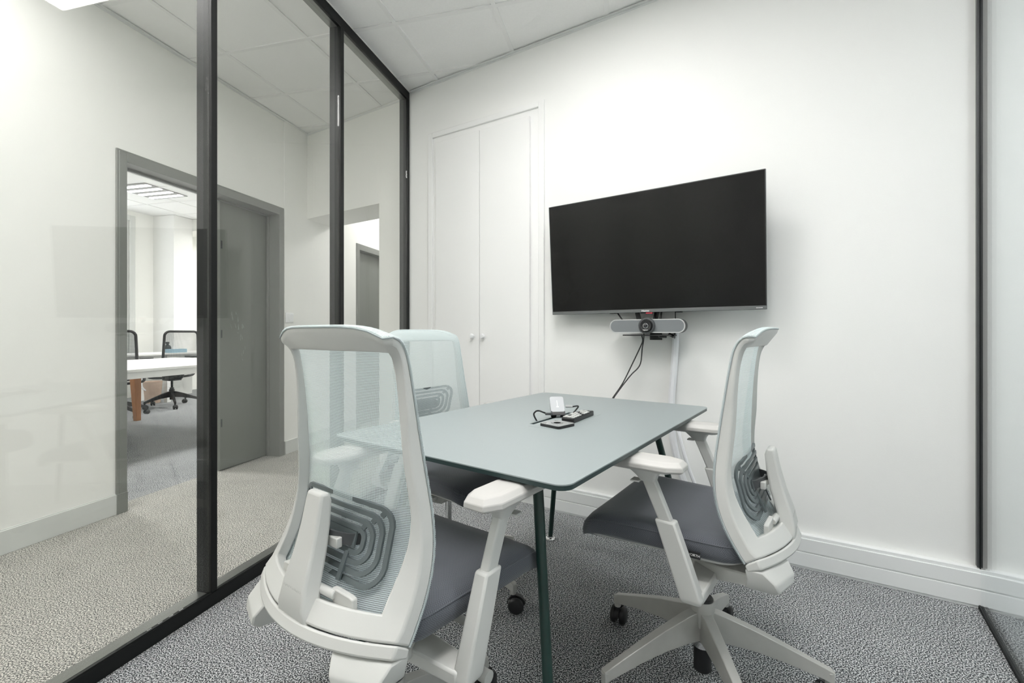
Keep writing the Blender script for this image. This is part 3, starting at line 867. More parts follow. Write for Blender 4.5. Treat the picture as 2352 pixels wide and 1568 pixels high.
def make_net_chair(name, label, group):
    r = thing(name, label, 'office chair', group=group)
    fr_ = obj('back_frame', back_frame_mesh(), M['plastic'], r, 0.004, 3, sharp=50)
    nt_ = net_mesh('net_back', M['net'])
    obj('net_back', nt_, None, r, label='pale aqua woven net stretched over the back frame')
    # piping where the net is sewn round the frame
    pp = []
    for i in range(0, 41): d = VL * i / 40; pp.append(shell(pcat(2, d) + 0.001, d, 0.001))
    for i in range(1, 12): pp.append(shell((1 - 2 * i / 12) * pcat(2, VL), VL, 0.001))
    for i in range(40, -1, -1): d = VL * i / 40; pp.append(shell(-pcat(2, d) - 0.001, d, 0.001))
    obj('net_piping', MB().tube(pp, 0.0018, 6), M['net_edge'], fr_)
    # spine (upright strut behind the net)
    secs = []
    for z, f_, b_, w_ in ((0.470, -0.195, -0.222, 0.058), (0.490, -0.200, -0.234, 0.056), (0.52, -0.203, -0.239, 0.048), (0.56, -0.195, -0.231, 0.041), (0.61, -0.180, -0.214, 0.035), (0.66, -0.170, -0.201, 0.031), (0.705, -0.1655, -0.192, 0.0285), (0.722, -0.170, -0.188, 0.027)):
        secs.append([(-w_, f_, z), (w_, f_, z), (w_ * 0.92, b_, z), (-w_ * 0.92, b_, z)])
    sp = obj('spine', MB().loft(secs), M['plastic'], r, 0.006, 3, sharp=50)
    # raised maker's name on the strut
    lx = Vector((1, 0, 0)); lz = Vector((0, -0.245, 0.97)).normalized(); ly = -lx.cross(lz)
    sl = Vector((0, -0.0295 - 0.2, 0.555))
    zc = Vector((0, -0.2285, 0.565)); upv = Vector((0, 0.017, 0.05)).normalized(); nrm = Vector((1, 0, 0)).cross(upv)
    lettering('HAWORTH', 0.0115, M['emb'], sp, frame_matrix(Vector((1, 0, 0)), upv, nrm, zc + nrm * 0.0035 + Vector((0, 0, -0.012))), depth=0.0004)
    # lumbar pad: nested rounded bars
    lm = MB()
    for k in range(4):
        A, B = 0.148 - 0.0195 * k, 0.071 - 0.0165 * k
        ring_strip(lm, rrect(-A, 0.627 - B, A, 0.627 + B, min(0.034, B * 0.75), 6), 0.0090, 0.005)
    for s in (-1, 1):
        for s0, z0, s1, z1 in ((0.124, 0.681, 0.131, 0.690), (0.104, 0.666, 0.110, 0.674), (0.055, 0.556, 0.055, 0.606), (0.083, 0.652, 0.089, 0.659)):
            ring_strip(lm, [(s * s0, z0), (s * s1, z1)], 0.010, 0.004, False)
    ring_strip(lm, [(-0.07, 0.628), (0.07, 0.628)], 0.030, 0.004, False)
    lp_ = obj('lumbar_pad', lm, M['lumbar'], r, label='dark grey lumbar pad of nested bars')
    cp = MB()
    for s in (-1, 1):
        a = [(s * 0.072, -0.128, 0.628), (s * 0.06, -0.146, 0.63), (s * 0.036, -0.160, 0.634), (s * 0.012, -0.168, 0.638)]
        pts = catmull([Vector(p) for p in a], 4)
        cp.loft([[p + Vector((0, 0, -0.011)), p + Vector((0, -0.004, -0.011)), p + Vector((0, -0.004, 0.011)), p + Vector((0, 0, 0.011))] for p in pts])
    obj('lumbar_arm', cp, M['charcoal'], lp_)
    cp = MB().box((-0.050, -0.171, 0.616), (-0.018, -0.158, 0.636)).box((0.018, -0.171, 0.616), (0.050, -0.158, 0.636)).box((-0.02, -0.175, 0.622), (0.02, -0.163, 0.634))
    obj('lumbar_clip', cp, M['plastic'], lp_, 0.002)
    # height levers of the lumbar pad, one paddle on each side of the spine
    for s in (-1, 1):
        lv = MB().cyl((s * 0.03, -0.196, 0.548), (s * 0.075, -0.190, 0.545), 0.0085, seg=12)
        sec = []
        for x, zt, zb in ((0.064, 0.556, 0.534), (0.078, 0.556, 0.520), (0.112, 0.552, 0.512), (0.122, 0.548, 0.516)):
            yb = -0.186 + 0.10 * (x - 0.06)
            sec.append([(s * x, yb + 0.006, zt), (s * x, yb - 0.006, zt), (s * x, yb - 0.006, zb), (s * x, yb + 0.006, zb)])
        lv.loft(sec)
        obj('lumbar_lever', lv, M['plastic'], r, 0.0025)
    # yoke: rim under the back and two feet that run forward to the mechanism
    secs = []
    for i in range(25):
        s = (-1 + 2 * i / 24) * 0.2335
        f_, b_ = shell(s, 0.0), shell(s, 0.0, 0.0)
        f0 = Vector((f_.x, f_.y + 0.001, 0.4845)); b0 = Vector((f_.x * 0.985, f_.y - 0.0262, 0.5030))
        secs.append([f0, b0, b0 + Vector((0, -0.010, -0.022)), f0 + Vector((0, -0.006, -0.016))])
    yk = MB().loft(secs)
    for s in (-1, 1):
        sec = []
        for z, pts in ((0.476, ((.233, -.146), (.229, -.184), (.120, -.228), (.105, -.196))),
                       (0.452, ((.229, -.150), (.226, -.212), (.134, -.243), (.116, -.192))),
                       (0.432, ((.220, -.146), (.218, -.220), (.142, -.242), (.122, -.180))),
                       (0.418, ((.206, -.140), (.204, -.208), (.146, -.226), (.128, -.170))),):
            sec.append([(s * x, y, z) for x, y in pts])
        yk.loft(sec)
        sec = []
        for y, x0, x1, z0, z1 in ((-0.19, 0.138, 0.205, 0.419, 0.452), (-0.13, 0.118, 0.180, 0.408, 0.440), (-0.07, 0.090, 0.150, 0.388, 0.425), (-0.01, 0.055, 0.115, 0.376, 0.415), (0.02, 0.040, 0.100, 0.376, 0.415)):
            sec.append([(s * x0, y, z0), (s * x1, y, z0), (s * x1, y, z1), (s * x0, y, z1)])
        yk.loft(sec)
    obj('yoke', yk, M['plastic'], r, 0.004, 2)
    # seat
    rings = []
    for z, ins in ((0.456, 0.012), (0.463, 0.002), (0.480, 0.0), (0.495, 0.003), (0.504, 0.009), (0.510, 0.020), (0.5135, 0.045), (0.515, 0.085), (0.5155, 0.13)):
        rings.append([seat_z(x, y, z) for x, y in seat_outline(ins)])
    se = obj('seat_cushion', MB().loft(rings), M['seat'], r, sharp=70)
    obj('seat_piping', MB().tube([seat_z(x, y, 0.4985) for x, y in seat_outline(0.0045)], 0.0018, 6, closed=True), M['seat'], se)
    # woven tag in the side seam
    tg = MB().box((-0.2465, -0.050, 0.474), (-0.2405, -0.006, 0.490))
    tgo = obj('seat_tag', tg, M['plas_black'], r)
    lettering('HAWORTH', 0.0085, M['wmark'], tgo, frame_matrix(Vector((0, -1, 0)), Vector((0, 0, 1)), Vector((-1, 0, 0)), Vector((-0.2467, -0.028, 0.482))), depth=0.0002)
    rings = []
    for z, ins in ((0.440, 0.05), (0.447, 0.022), (0.458, 0.010), (0.464, 0.010)):
        rings.append([seat_z(x, min(y, 0.268 + 0.1 * (z - 0.44)), z, 0.7) for x, y in seat_outline(ins)])
    obj('seat_tray', MB().loft(rings), M['plastic'], r, sharp=60)
    mech = MB()
    side = [(0.175, 0.452), (0.175, 0.436), (0.12, 0.418), (0.035, 0.362), (-0.055, 0.356), (-0.095, 0.392), (-0.10, 0.452)]
    mech.loft([[(x, y, z) for y, z in side] for x in (-0.085, 0.085)])
    mech.box((-0.11, 0.11, 0.436), (0.11, 0.165, 0.450))
    obj('tilt_mechanism', mech, M['plastic2'], r, 0.006, 2)
    # crank on the right-hand side
    ck = MB().tube([(0.085, 0.05, 0.415), (0.20, 0.05, 0.412), (0.215, 0.045, 0.40), (0.222, 0.03, 0.365), (0.235, 0.022, 0.352), (0.275, 0.020, 0.350)], [0.009, 0.009, 0.010, 0.011, 0.012, 0.014], 12, smooth=4)
    obj('tension_crank', ck, M['plastic2'], r)
    # arms
    for s in (-1, 1):
        X = lambda a: s * a
        low = MB()
        low.loft([[(X(x), -0.062 - ex, z0), (X(x), -0.012 + ex, z0), (X(x), -0.012 + ex, z1), (X(x), -0.062 - ex, z1)] for x, z0, z1, ex in ((0.06, 0.372, 0.408, 0.012), (0.16, 0.374, 0.404, 0.006), (0.262, 0.374, 0.402, 0.0))])
        sec = []
        for z, y0, y1, x0, x1 in ((0.374, -0.058, -0.014, 0.252, 0.280), (0.386, -0.062, -0.011, 0.250, 0.288), (0.47, -0.033, 0.019, 0.252, 0.287), (0.565, 0.002, 0.052, 0.253, 0.285)):
            sec.append([(X(x0), y0, z), (X(x1), y0, z), (X(x1), y1, z), (X(x0), y1, z)])
        low.loft(sec)
        arm = obj('arm_post', low, M['plastic'], r, 0.005, 2)
        sec = []
        for z, y0, y1, x0, x1 in ((0.545, 0.002, 0.036, 0.2575, 0.280), (0.668, 0.055, 0.090, 0.2575, 0.280)):
            sec.append([(X(x0), y0, z), (X(x1), y0, z), (X(x1), y1, z), (X(x0), y1, z)])
        obj('arm_tube', MB().loft(sec), M['plastic'], arm, 0.004)
        sec = []
        for z, c, hy, hx in ((0.655, 0.070, 0.019, 0.013), (0.668, 0.074, 0.026, 0.018), (0.680, 0.076, 0.036, 0.026), (0.686, 0.078, 0.042, 0.030)):
            sec.append([(X(0.269) + px_, c + py_, z) for px_, py_ in rrect(-hx, -hy, hx, hy, min(hx, hy) * 0.5, 4)])
        obj('arm_head', MB().loft(sec), M['plastic'], arm, sharp=50)
        obj('arm_button', MB().box((min(X(0.262), X(0.292)), 0.088, 0.652), (max(X(0.262), X(0.292)), 0.112, 0.656)), M['plastic'], arm, 0.001)
        plate = [(X(0.269) + px_, py_) for px_, py_ in rrect(-0.034, 0.010, 0.034, 0.178, 0.02, 4)]
        obj('arm_plate', MB().prism(plate, 0.6855, 0.6925), M['plastic'], arm, 0.002)
        sec = []
        for z, ins in ((0.690, 0.007), (0.695, 0.0), (0.706, 0.001), (0.7165, 0.011), (0.7182, 0.020)):
            o_ = []
            a0, a1, hw = -0.022 + ins, 0.226 - ins, 0.0455 - ins
            poly = [(-hw * 0.55, a0), (hw * 0.55, a0), (hw, a0 + 0.035), (hw, a1 - 0.045), (hw * 0.82, a1 - 0.012), (hw * 0.5, a1), (-hw * 0.5, a1), (-hw * 0.82, a1 - 0.012), (-hw, a1 - 0.045), (-hw, a0 + 0.035)]
            sec.append([(X(0.269) + x, y, z - 0.010 * max(0, (y - 0.15) / 0.08) ** 2) for x, y in poly])
        obj('arm_pad', MB().loft(sec), M['softpad'], arm, 0.0018, 2, sharp=24)
    # column
    obj('gas_column', MB().lathe([(0.001, 0.036), (0.022, 0.036), (0.025, 0.040), (0.025, 0.128), (0.001, 0.128)], 24), M['rubber'], r)
    obj('column_ring', MB().lathe([(0.0, 0.108), (0.0255, 0.108), (0.0255, 0.128), (0.0, 0.128)], 24), M['chrome'], r)
    cl_ = obj('column_collar', MB().lathe([(0.001, 0.240), (0.030, 0.240), (0.030, 0.250), (0.026, 0.254), (0.001, 0.254)], 24), M['rubber'], r)
    obj('piston', MB().lathe([(0.001, 0.25), (0.0135, 0.25), (0.0135, 0.36), (0.001, 0.36)], 18), M['chrome'], cl_)
    return r

M['net_edge'] = plain('net_edge_piping', srgb(170, 178, 180), 0.8, bump=0.4, bscale=900)

def place(o, xy, fdir):
    o.location = (xy[0], xy[1], 0); o.rotation_euler = (0, 0, math.atan2(-fdir[0], fdir[1]))

def base_for(o, phase_world, casters, rz):
    star_base(o, M['alu'], M['rubber'], phase_world - rz, casters)

CHAIRS = [
    ('grey office chair with aqua net back, seen side-on right of the table', (0.567, 1.355), (-0.815, 0.580), math.radians(-90)),
    ('grey office chair with aqua net back, nearest, seen from behind at the table end', (-0.280, 1.050), (0.588, 0.809), math.radians(-20)),
    ('grey office chair with aqua net back, behind the table by the glass partition', (-0.262, 1.880), (0.815, -0.580), math.radians(-35)),
]
proto = make_net_chair('office_chair', CHAIRS[0][0], 'net back office chairs round the meeting table')
roots = [proto]
for lab, *_ in CHAIRS[1:]:
    c = copy_tree(proto); c['label'] = lab; roots.append(c)
rc = random.Random(11)
for ch in roots[2].children:                  # the lumbar pad of the far chair is set high
    if ch.name.startswith('lumbar_pad'): ch.location = (0, -0.006, 0.100)
for r_, (lab, xy, fd, ph) in zip(roots, CHAIRS):
    place(r_, xy, fd)
    base_for(r_, ph, [0.5, 2.0, 0.2, -1.2, 2.4] if r_ is proto else [rc.uniform(-2.5, 2.5) for _ in range(5)], r_.rotation_euler.z)

# ------------------------------------------------------------------ television
tl = Vector((0.2318, 2.591, 1.139)); tr = Vector((1.1108, 1.986, 1.139))
tx = (tr - tl).normalized(); tW = (tr - tl).length
tn = Vector((tx.y, -tx.x, 0)).normalized()
if tn.dot(NB) > 0: tn = -tn                      # towards the viewer
tH = 0.602
up = (Vector((0, 0, 1)) * tH + tn * 0.045 - tx * 0.010).normalized()
tb = (tl + tr) / 2
ty = up.cross(tx).normalized()                    # local y, away from the viewer
if ty.dot(tn) > 0: ty = -ty
tv = thing('television', 'large flat black television mounted on the white wall', 'television')
tv.matrix_world = frame_matrix(tx, ty, tx.cross(ty), tb)
hw = tW / 2
bz = MB().box((-hw, 0.0015, 0.0), (hw, 0.022, tH))
bz.loft([[(-x, y, zc_ - hz), (x, y, zc_ - hz), (x, y, zc_ + hz), (-x, y, zc_ + hz)] for x, y, zc_, hz in ((hw * 0.88, 0.022, 0.27, 0.22), (hw * 0.8, 0.05, 0.25, 0.16))])
obj('casing', bz, M['bezel'], tv, 0.002)
obj('screen', MB().box((-hw + 0.004, 0.0, 0.020), (hw - 0.004, 0.002, tH - 0.004)), M['screen'], tv)
rim = MB().box((-hw - 0.0015, 0.002, 0.0), (-hw, 0.012, tH)).box((hw, 0.002, 0.0), (hw + 0.0015, 0.012, tH)).box((-hw, 0.002, tH), (hw, 0.012, tH + 0.0015))
obj('metal_rim', rim, M['chin'], tv)
ch = obj('chin_strip', MB().box((-hw, -0.002, 0.001), (hw, 0.006, 0.017)), M['chin'], tv, 0.001, label='silver strip along the bottom edge')
IDL = frame_matrix(Vector((1, 0, 0)), Vector((0, 0, 1)), Vector((0, -1, 0)), Vector((0.0, -0.0023, 0.0085)))
lettering('Hisense', 0.0125, M['wmark'], ch, IDL, bold=0.0002)
for x0, x1 in ((-0.040, -0.032), (-0.031, -0.025), (-0.024, -0.014)):   # small white print, too small to read
    obj('print_mark', MB().box((hw + x0, -0.0026, 0.0070), (hw + x1, -0.0019, 0.0094)), M['wmark'], ch)
obj('sensor_sticker', MB().box((0.002, 0.0, -0.006), (0.034, 0.008, 0.001)), M['red'], tv)

# wall mount behind the TV
mt = thing('tv_wall_mount', 'black steel wall bracket behind and below the television', 'tv bracket', bw(-0.66, 0, 1.0), ROT_B)
pm = MB().box((-0.25, -0.012, 0.36), (0.25, 0.0, 0.42)).box((-0.25, -0.012, 0.16), (0.25, 0.0, 0.20)).box((-0.03, -0.01, 0.14), (0.03, -0.001, 0.45))
obj('wall_plate', pm, M['plas_black'], mt, 0.002)
for x in (-0.17, 0.17):
    obj('bracket_arm', MB().box((x - 0.015, -0.052, 0.14), (x + 0.015, -0.012, 0.46)), M['plas_black'], mt, 0.002)
for x0, x1 in ((-0.045, -0.015), (0.085, 0.050)):
    obj('drop_strap', MB().loft([[(x0 - 0.012, -0.062, 0.20), (x0 + 0.012, -0.062, 0.20), (x0 + 0.012, -0.056, 0.20), (x0 - 0.012, -0.056, 0.20)], [(x1 - 0.012, -0.062, 0.072), (x1 + 0.012, -0.062, 0.072), (x1 + 0.012, -0.056, 0.072), (x1 - 0.012, -0.056, 0.072)]]), M['plas_black'], mt)
obj('shelf_plate', MB().box((-0.075, -0.165, 0.022), (0.16, -0.004, 0.028)).box((0.02, -0.012, 0.0), (0.08, 0.0, 0.09)), M['plas_black'], mt, 0.001)

# conference bar with camera
bo = 0.165
def on_wall(px, py, off):
    kx, kz = (px - 1176) / 1045.0, (765 - py) / 1045.0
    y = (BW - off) / (NB.x * kx + NB.y)
    p = Vector((kx * y, y, 0)); return UB.dot(p), CAMZ + kz * y
ta, za = on_wall(1401, 749, bo); tb_, zb = on_wall(1574, 748, bo)
bl = (tb_ - ta)
bar = thing('conference_camera_bar', 'grey conference speaker bar with a round camera lens under the television', 'conference camera', bw((ta + tb_) / 2, bo, (za + zb) / 2), ROT_B)
hb = 0.034
bod = MB(); poly = rrect(-bl / 2, -hb, bl / 2, hb, hb - 0.001, 8)
bod.loft([[(x, y, z) for x, z in poly] for y in (0.0, 0.055)] + [[(x * 0.97, 0.075, z * 0.8) for x, z in poly]])
bod_o = obj('bar_body', bod, M['charcoal'], bar, sharp=45)
rimp = MB(); i_ = rrect(-bl / 2 + 0.005, -hb + 0.005, bl / 2 - 0.005, hb - 0.005, hb - 0.0065, 8)
rimp.v = [(x, -0.003, z) for x, z in poly] + [(x, -0.003, z) for x, z in i_] + [(x, 0.004, z) for x, z in poly]
n_ = len(poly)
rimp.f = [(i, (i + 1) % n_, n_ + (i + 1) % n_, n_ + i) for i in range(n_)] + [(i, (i + 1) % n_, 2 * n_ + (i + 1) % n_, 2 * n_ + i) for i in range(n_)]
obj('front_rim', rimp, M['silver'], bar)
obj('speaker_grille', MB().prism(i_, -0.0025, 0.002, lambda x, z, y: (x, y, z)), M['grille'], bar)
cxm = on_wall(1484, 748, bo + 0.02)[0] - (ta + tb_) / 2
obj('camera_housing', MB().lathe([(0.001, 0.02), (0.036, 0.02), (0.040, 0.0), (0.040, -0.012), (0.037, -0.017), (0.031, -0.018), (0.030, -0.006), (0.001, -0.006)], 36, (cxm, 0, 0.001), 'y'), M['charcoal'], bar, sharp=30)
hd_ = obj('camera_head', MB().lathe([(0.028, -0.006), (0.028, -0.028), (0.025, -0.034), (0.016, -0.032), (0.013, -0.029), (0.001, -0.029)], 32, (cxm, 0, 0.001), 'y'), M['plas_black'], bar, sharp=30)
obj('lens', MB().lathe([(0.012, -0.0295), (0.010, -0.033), (0.005, -0.035), (0.0005, -0.0355)], 24, (cxm, 0, 0.001), 'y'), M['lens'], hd_)
obj('lens_ring', MB().lathe([(0.0125, -0.030), (0.0125, -0.0335), (0.011, -0.0335), (0.011, -0.030)], 24, (cxm, 0, 0.001), 'y'), M['silver'], hd_)
lettering('logitech', 0.0075, M['wmark'], hd_, frame_matrix(Vector((1, 0, 0)), Vector((0, 0, 1)), Vector((0, -1, 0)), Vector((cxm, -0.0342, -0.0195))))
obj('plug', MB().cyl((0.055, 0.03, -0.05), (0.085, 0.05, -0.052), 0.007, seg=10).cyl((0.10, 0.04, -0.040), (0.125, 0.035, -0.052), 0.008, seg=10), M['plas_black'], bar)

# cables under the TV
def wall_path(pts): return [bw(t, o, z) for t, o, z in pts]
def cable(name, path, r, mat, label, smooth=8, cat='cable', group=None):
    o = obj(name, MB().tube(path, r, 8, smooth=smooth), mat)
    return tag(o, label, cat, group)
slot_in = table.matrix_basis @ Vector((0.10, 0.0, 0.70))
def wp(px, py, off):
    t_, z_ = on_wall(px, py, off); return bw(t_, off, z_)
cable('cable', [wp(1473, 768, .12), wp(1476, 782, .11), wp(1470, 798, .11), wp(1450, 840, .13), wp(1430, 880, .16), wp(1409, 911, .20), wp(1385, 945, .28), slot_in], 0.0032, M['cable_black'],
      'thin black cable hanging straighter from the conference bar to the table', group='camera cables')
cable('cable', [wp(1479, 766, .12), wp(1478, 782, .115), wp(1475, 800, .11), wp(1472, 830, .11), wp(1465, 845, .12), wp(1450, 860, .14), wp(1430, 885, .17), wp(1413, 908, .20), wp(1390, 940, .28), slot_in + Vector((0.02, 0.02, 0))], 0.0032, M['cable_black'],
      'thin black cable bowing right from the conference bar to the table', group='camera cables')
cable('cable_sleeve', [bw(-0.512, 0.020, 1.09), bw(-0.508, 0.022, 1.0), bw(-0.516, 0.024, 0.86), bw(-0.527, 0.026, 0.69), bw(-0.522, 0.026, 0.52), bw(-0.49, 0.03, 0.37), bw(-0.45, 0.035, 0.26), bw(-0.40, 0.05, 0.17)], 0.0175, M['cable_white'],
      'white flexible cable sleeve running down the wall below the television', cat='cable sleeve')
cable('cable', [bw(-0.50, 0.055, 0.60), bw(-0.475, 0.06, 0.5), bw(-0.44, 0.06, 0.38), bw(-0.39, 0.06, 0.25), bw(-0.36, 0.06, 0.16)], 0.009, M['cable_white'],
      'white cord curving beside the lower end of the cable sleeve')
cable('cable', [bw(-0.505, 0.045, 1.16), bw(-0.505, 0.045, 1.07), bw(-0.51, 0.035, 1.0)], 0.0025, M['cable_black'], 'short thin black wire dropping behind the bar into the sleeve')
cable('cable', [bw(-0.60, 0.07, 1.14), bw(-0.605, 0.09, 1.09), bw(-0.66, 0.10, 1.075), bw(-0.70, 0.11, 1.07)], 0.003, M['cable_black'], 'black wire looping between television and conference bar')
cable('cable', [bw(-0.80, 0.07, 1.15), bw(-0.76, 0.085, 1.10), bw(-0.745, 0.10, 1.075)], 0.004, M['cable_black'], 'black wire entering the left half of the conference bar from above')
cable('cable', [bw(-0.565, 0.07, 1.15), bw(-0.567, 0.09, 1.10), bw(-0.568, 0.10, 1.07)], 0.005, M['cable_black'], 'thick black wire entering the right half of the conference bar from above')

# ------------------------------------------------------------------ things on the table
def onT(px, py, z=0.735):
    y = (z - CAMZ) * 1045.0 / (765 - py); return Vector(((px - 1176) / 1045.0 * y, y, z))
# remote control
a, b_ = onT(1303, 971), onT(1351, 952)
dr = (b_ - a); dr.z = 0; Lr = dr.length; rzr = math.atan2(dr.y, dr.x)
rem = thing('remote_control', 'long black remote control with pale keys on the table', 'remote control', (a + b_) / 2, rzr)
Lr = max(Lr, 0.18)
obj('remote_body', MB().prism(rrect(-Lr / 2, -0.023, Lr / 2, 0.023, 0.006, 4), 0.0, 0.017), M['plas_black'], rem, 0.003)
for i in range(9):
    for j in range(3):
        if i == 5 and j == 1: pass
        x = -Lr / 2 + 0.014 + i * (Lr - 0.03) / 8.5; y = -0.0145 + 0.0145 * j
        obj('key', MB().prism(rrect(x - 0.0062, y - 0.006, x + 0.0062, y + 0.006, 0.002, 2), 0.0168, 0.0188), M['keys'] if i < 2 or (i * 3 + j) % 4 else M['charcoal'], rem)
# small square remote
pk = thing('camera_remote', 'small flat square remote with a pale glossy face, nearest on the table', 'remote control', onT(1280, 977.5), math.atan2(-0.72, 0.69))
obj('puck_body', MB().prism(rrect(-0.042, -0.042, 0.042, 0.042, 0.010, 5), 0.0, 0.0085), M['plas_black'], pk, 0.001)
pf = obj('puck_face', MB().prism(rrect(-0.0405, -0.0405, 0.0405, 0.0405, 0.009, 5), 0.0085, 0.0095), M['puck_top'], pk)
obj('button_ring', MB().lathe([(0.012, 0.0095), (0.012, 0.0102), (0.020, 0.0102), (0.020, 0.0095)], 24), M['puck_btn'], pf)
for x, y in ((-0.028, 0.028), (0.028, 0.028), (-0.028, -0.028), (0.028, -0.028)):
    obj('button', MB().lathe([(0.0005, 0.0102), (0.005, 0.0102), (0.005, 0.0095)], 12, (x, y, 0)), M['puck_btn'], pf)
# white adapter hub standing tilted on its port end
hp = onT(1283, 960)
hub = thing('adapter_hub', 'small white adapter hub with a black network port end on the table', 'adapter', hp, math.radians(4))
tilt = math.radians(50)
def ht(x, y, z):   # lean back about the port end
    return (x, y * math.cos(tilt) - z * math.sin(tilt) + 0.012, 0.0105 + y * math.sin(tilt) + z * math.cos(tilt) - 0.0)
obj('port_end', MB().prism(rrect(-0.025, -0.006, 0.025, 0.012, 0.004, 3), -0.009, 0.009, ht), M['plas_black'], hub)
obj('hub_shell', MB().prism(rrect(-0.0255, 0.005, 0.0255, 0.070, 0.008, 5), -0.0095, 0.010, ht), M['hubwhite'], hub, 0.002)
obj('network_port', MB().box((-0.007, -0.0075, -0.006), (0.007, -0.0065, 0.006), ht), M['silver'], hub)
obj('print_mark', MB().box((-0.001, 0.026, 0.0101), (0.001, 0.052, 0.0104), ht).box((-0.004, 0.024, 0.0101), (0.004, 0.028, 0.0104), ht), M['wmark'], hub)
# its two leads
sA = table.matrix_basis @ Vector((-0.050, -0.006, 0.705))
def up_at(px, py, base): # point above the table at the depth of base
    return Vector(((px - 1176) / 1045.0 * base.y, base.y, CAMZ + (765 - py) / 1045.0 * base.y))
cable('cable', [sA, up_at(1227, 955, sA), up_at(1230, 945, sA), up_at(1238, 943, sA), up_at(1249, 947, hp), up_at(1262, 951, hp), up_at(1273, 953, hp)], 0.0028, M['cable_black'],
      'black lead looping from the table slot into the left of the adapter', group='adapter leads')
pg = thing('lead_plug', 'black plug on the lead at the left of the adapter', 'plug', up_at(1260, 950, hp), math.radians(0))
obj('plug_shell', MB().box((-0.012, -0.006, -0.004), (0.014, 0.006, 0.004)), M['charcoal'], pg, 0.001)
sB = onT(1312, 952) + Vector((0, 0.05, 0)); 
hB = hp + Vector((0, 0.03, 0))
cable('cable', [up_at(1299, 934, hB), up_at(1312, 934, hB), up_at(1325, 932, hB), up_at(1328, 934, hB), up_at(1322, 942, hB), up_at(1316, 950, hB) , table.matrix_basis @ Vector((0.145, -0.006, 0.70))], 0.0028, M['cable_black'],
      'black lead bent sharply from the right of the adapter down to the slot', smooth=5, group='adapter leads')
pg = thing('lead_plug', 'silver plug on the lead at the right of the adapter', 'plug', up_at(1307, 932.5, hB), 0)
obj('plug_shell', MB().box((-0.013, -0.006, -0.0035), (0.012, 0.006, 0.0035)), M['silver'], pg, 0.001)

# ------------------------------------------------------------------ office furniture beyond the doorway
def bench(label, p0, p1, q0, q1, mats, legs, cat='desk'):
    d = thing('bench_desk', label, cat, pq((p0 + p1) / 2, (q0 + q1) / 2, 0), ROT_U - math.pi / 2)
    hx, hy = (p1 - p0) / 2, (q1 - q0) / 2
    obj('desk_top', MB().box((-hx, -hy, 0.712), (hx, hy, 0.735)), M['desk_white'], d, 0.002)
    return d, hx, hy
d, hx, hy = bench('near white bench desk with splayed wooden legs in the office', -5.42, -3.94, 1.6, 4.45, None, None)
obj('desk_apron', MB().box((hx - 0.05, -hy + 0.05, 0.655), (hx - 0.02, hy - 0.05, 0.711)).box((-hx + 0.02, -hy + 0.05, 0.655), (-hx + 0.05, hy - 0.05, 0.711)).box((-hx + 0.05, hy - 0.08, 0.655), (hx - 0.05, hy - 0.05, 0.711)), M['desk_white'], d)
obj('cable_tray', MB().box((-0.15, -hy + 0.2, 0.60), (0.15, hy - 0.3, 0.605)).box((-0.15, -hy + 0.2, 0.605), (-0.145, hy - 0.3, 0.68)).box((0.145, -hy + 0.2, 0.605), (0.15, hy - 0.3, 0.68)), M['desk_white'], d)
foot = Vector(((305 - 1176) / 1045 * 5.41, 5.41, 0)); top = Vector(((296 - 1176) / 1045 * 5.25, 5.25, 0))
dc = pq((-5.42 - 3.94) / 2, (1.6 + 4.45) / 2, 0)
def loc_(v): w_ = v - dc; return (N.dot(w_), U.dot(w_))
fx, fy = loc_(foot); tx_, ty_ = loc_(top)
for sx in (1, -1):
    for sy in (1, -1):
        f0 = (sx * abs(fx) * (0.93 if True else 1), fy if sy > 0 else -hy + 0.2); t0 = (f0[0] - sx * 0.10, f0[1] - 0.10 * sy)
        sec = [[(x + dx, y + dy, z) for dx, dy in ((-w_, -w_), (w_, -w_), (w_, w_), (-w_, w_))] for (x, y), z, w_ in ((f0, 0.0, 0.026), (t0, 0.654, 0.042))]
        obj('leg', MB().loft(sec), M['oak'], d, 0.004, label='splayed wooden leg')
d, hx, hy = bench('far white bench desk against the office column', -7.26, -6.62, 3.6, 7.2, None, None)
for y in (-hy + 0.3, -0.02, hy - 0.3):
    for x in (-hx + 0.06, hx - 0.06):
        obj('leg', MB().box((x - 0.03, y - 0.03, 0), (x + 0.03, y + 0.03, 0.711)), M['desk_white'], d, 0.003)
obj('desk_apron', MB().box((hx - 0.10, -hy + 0.05, 0.66), (hx - 0.07, hy - 0.05, 0.711)), M['desk_white'], d)

def on_p(px, p, z):
    k = (px - 1176) / 1045.0; y = p / (N.x * k + N.y); return Vector((k * y, y, z))
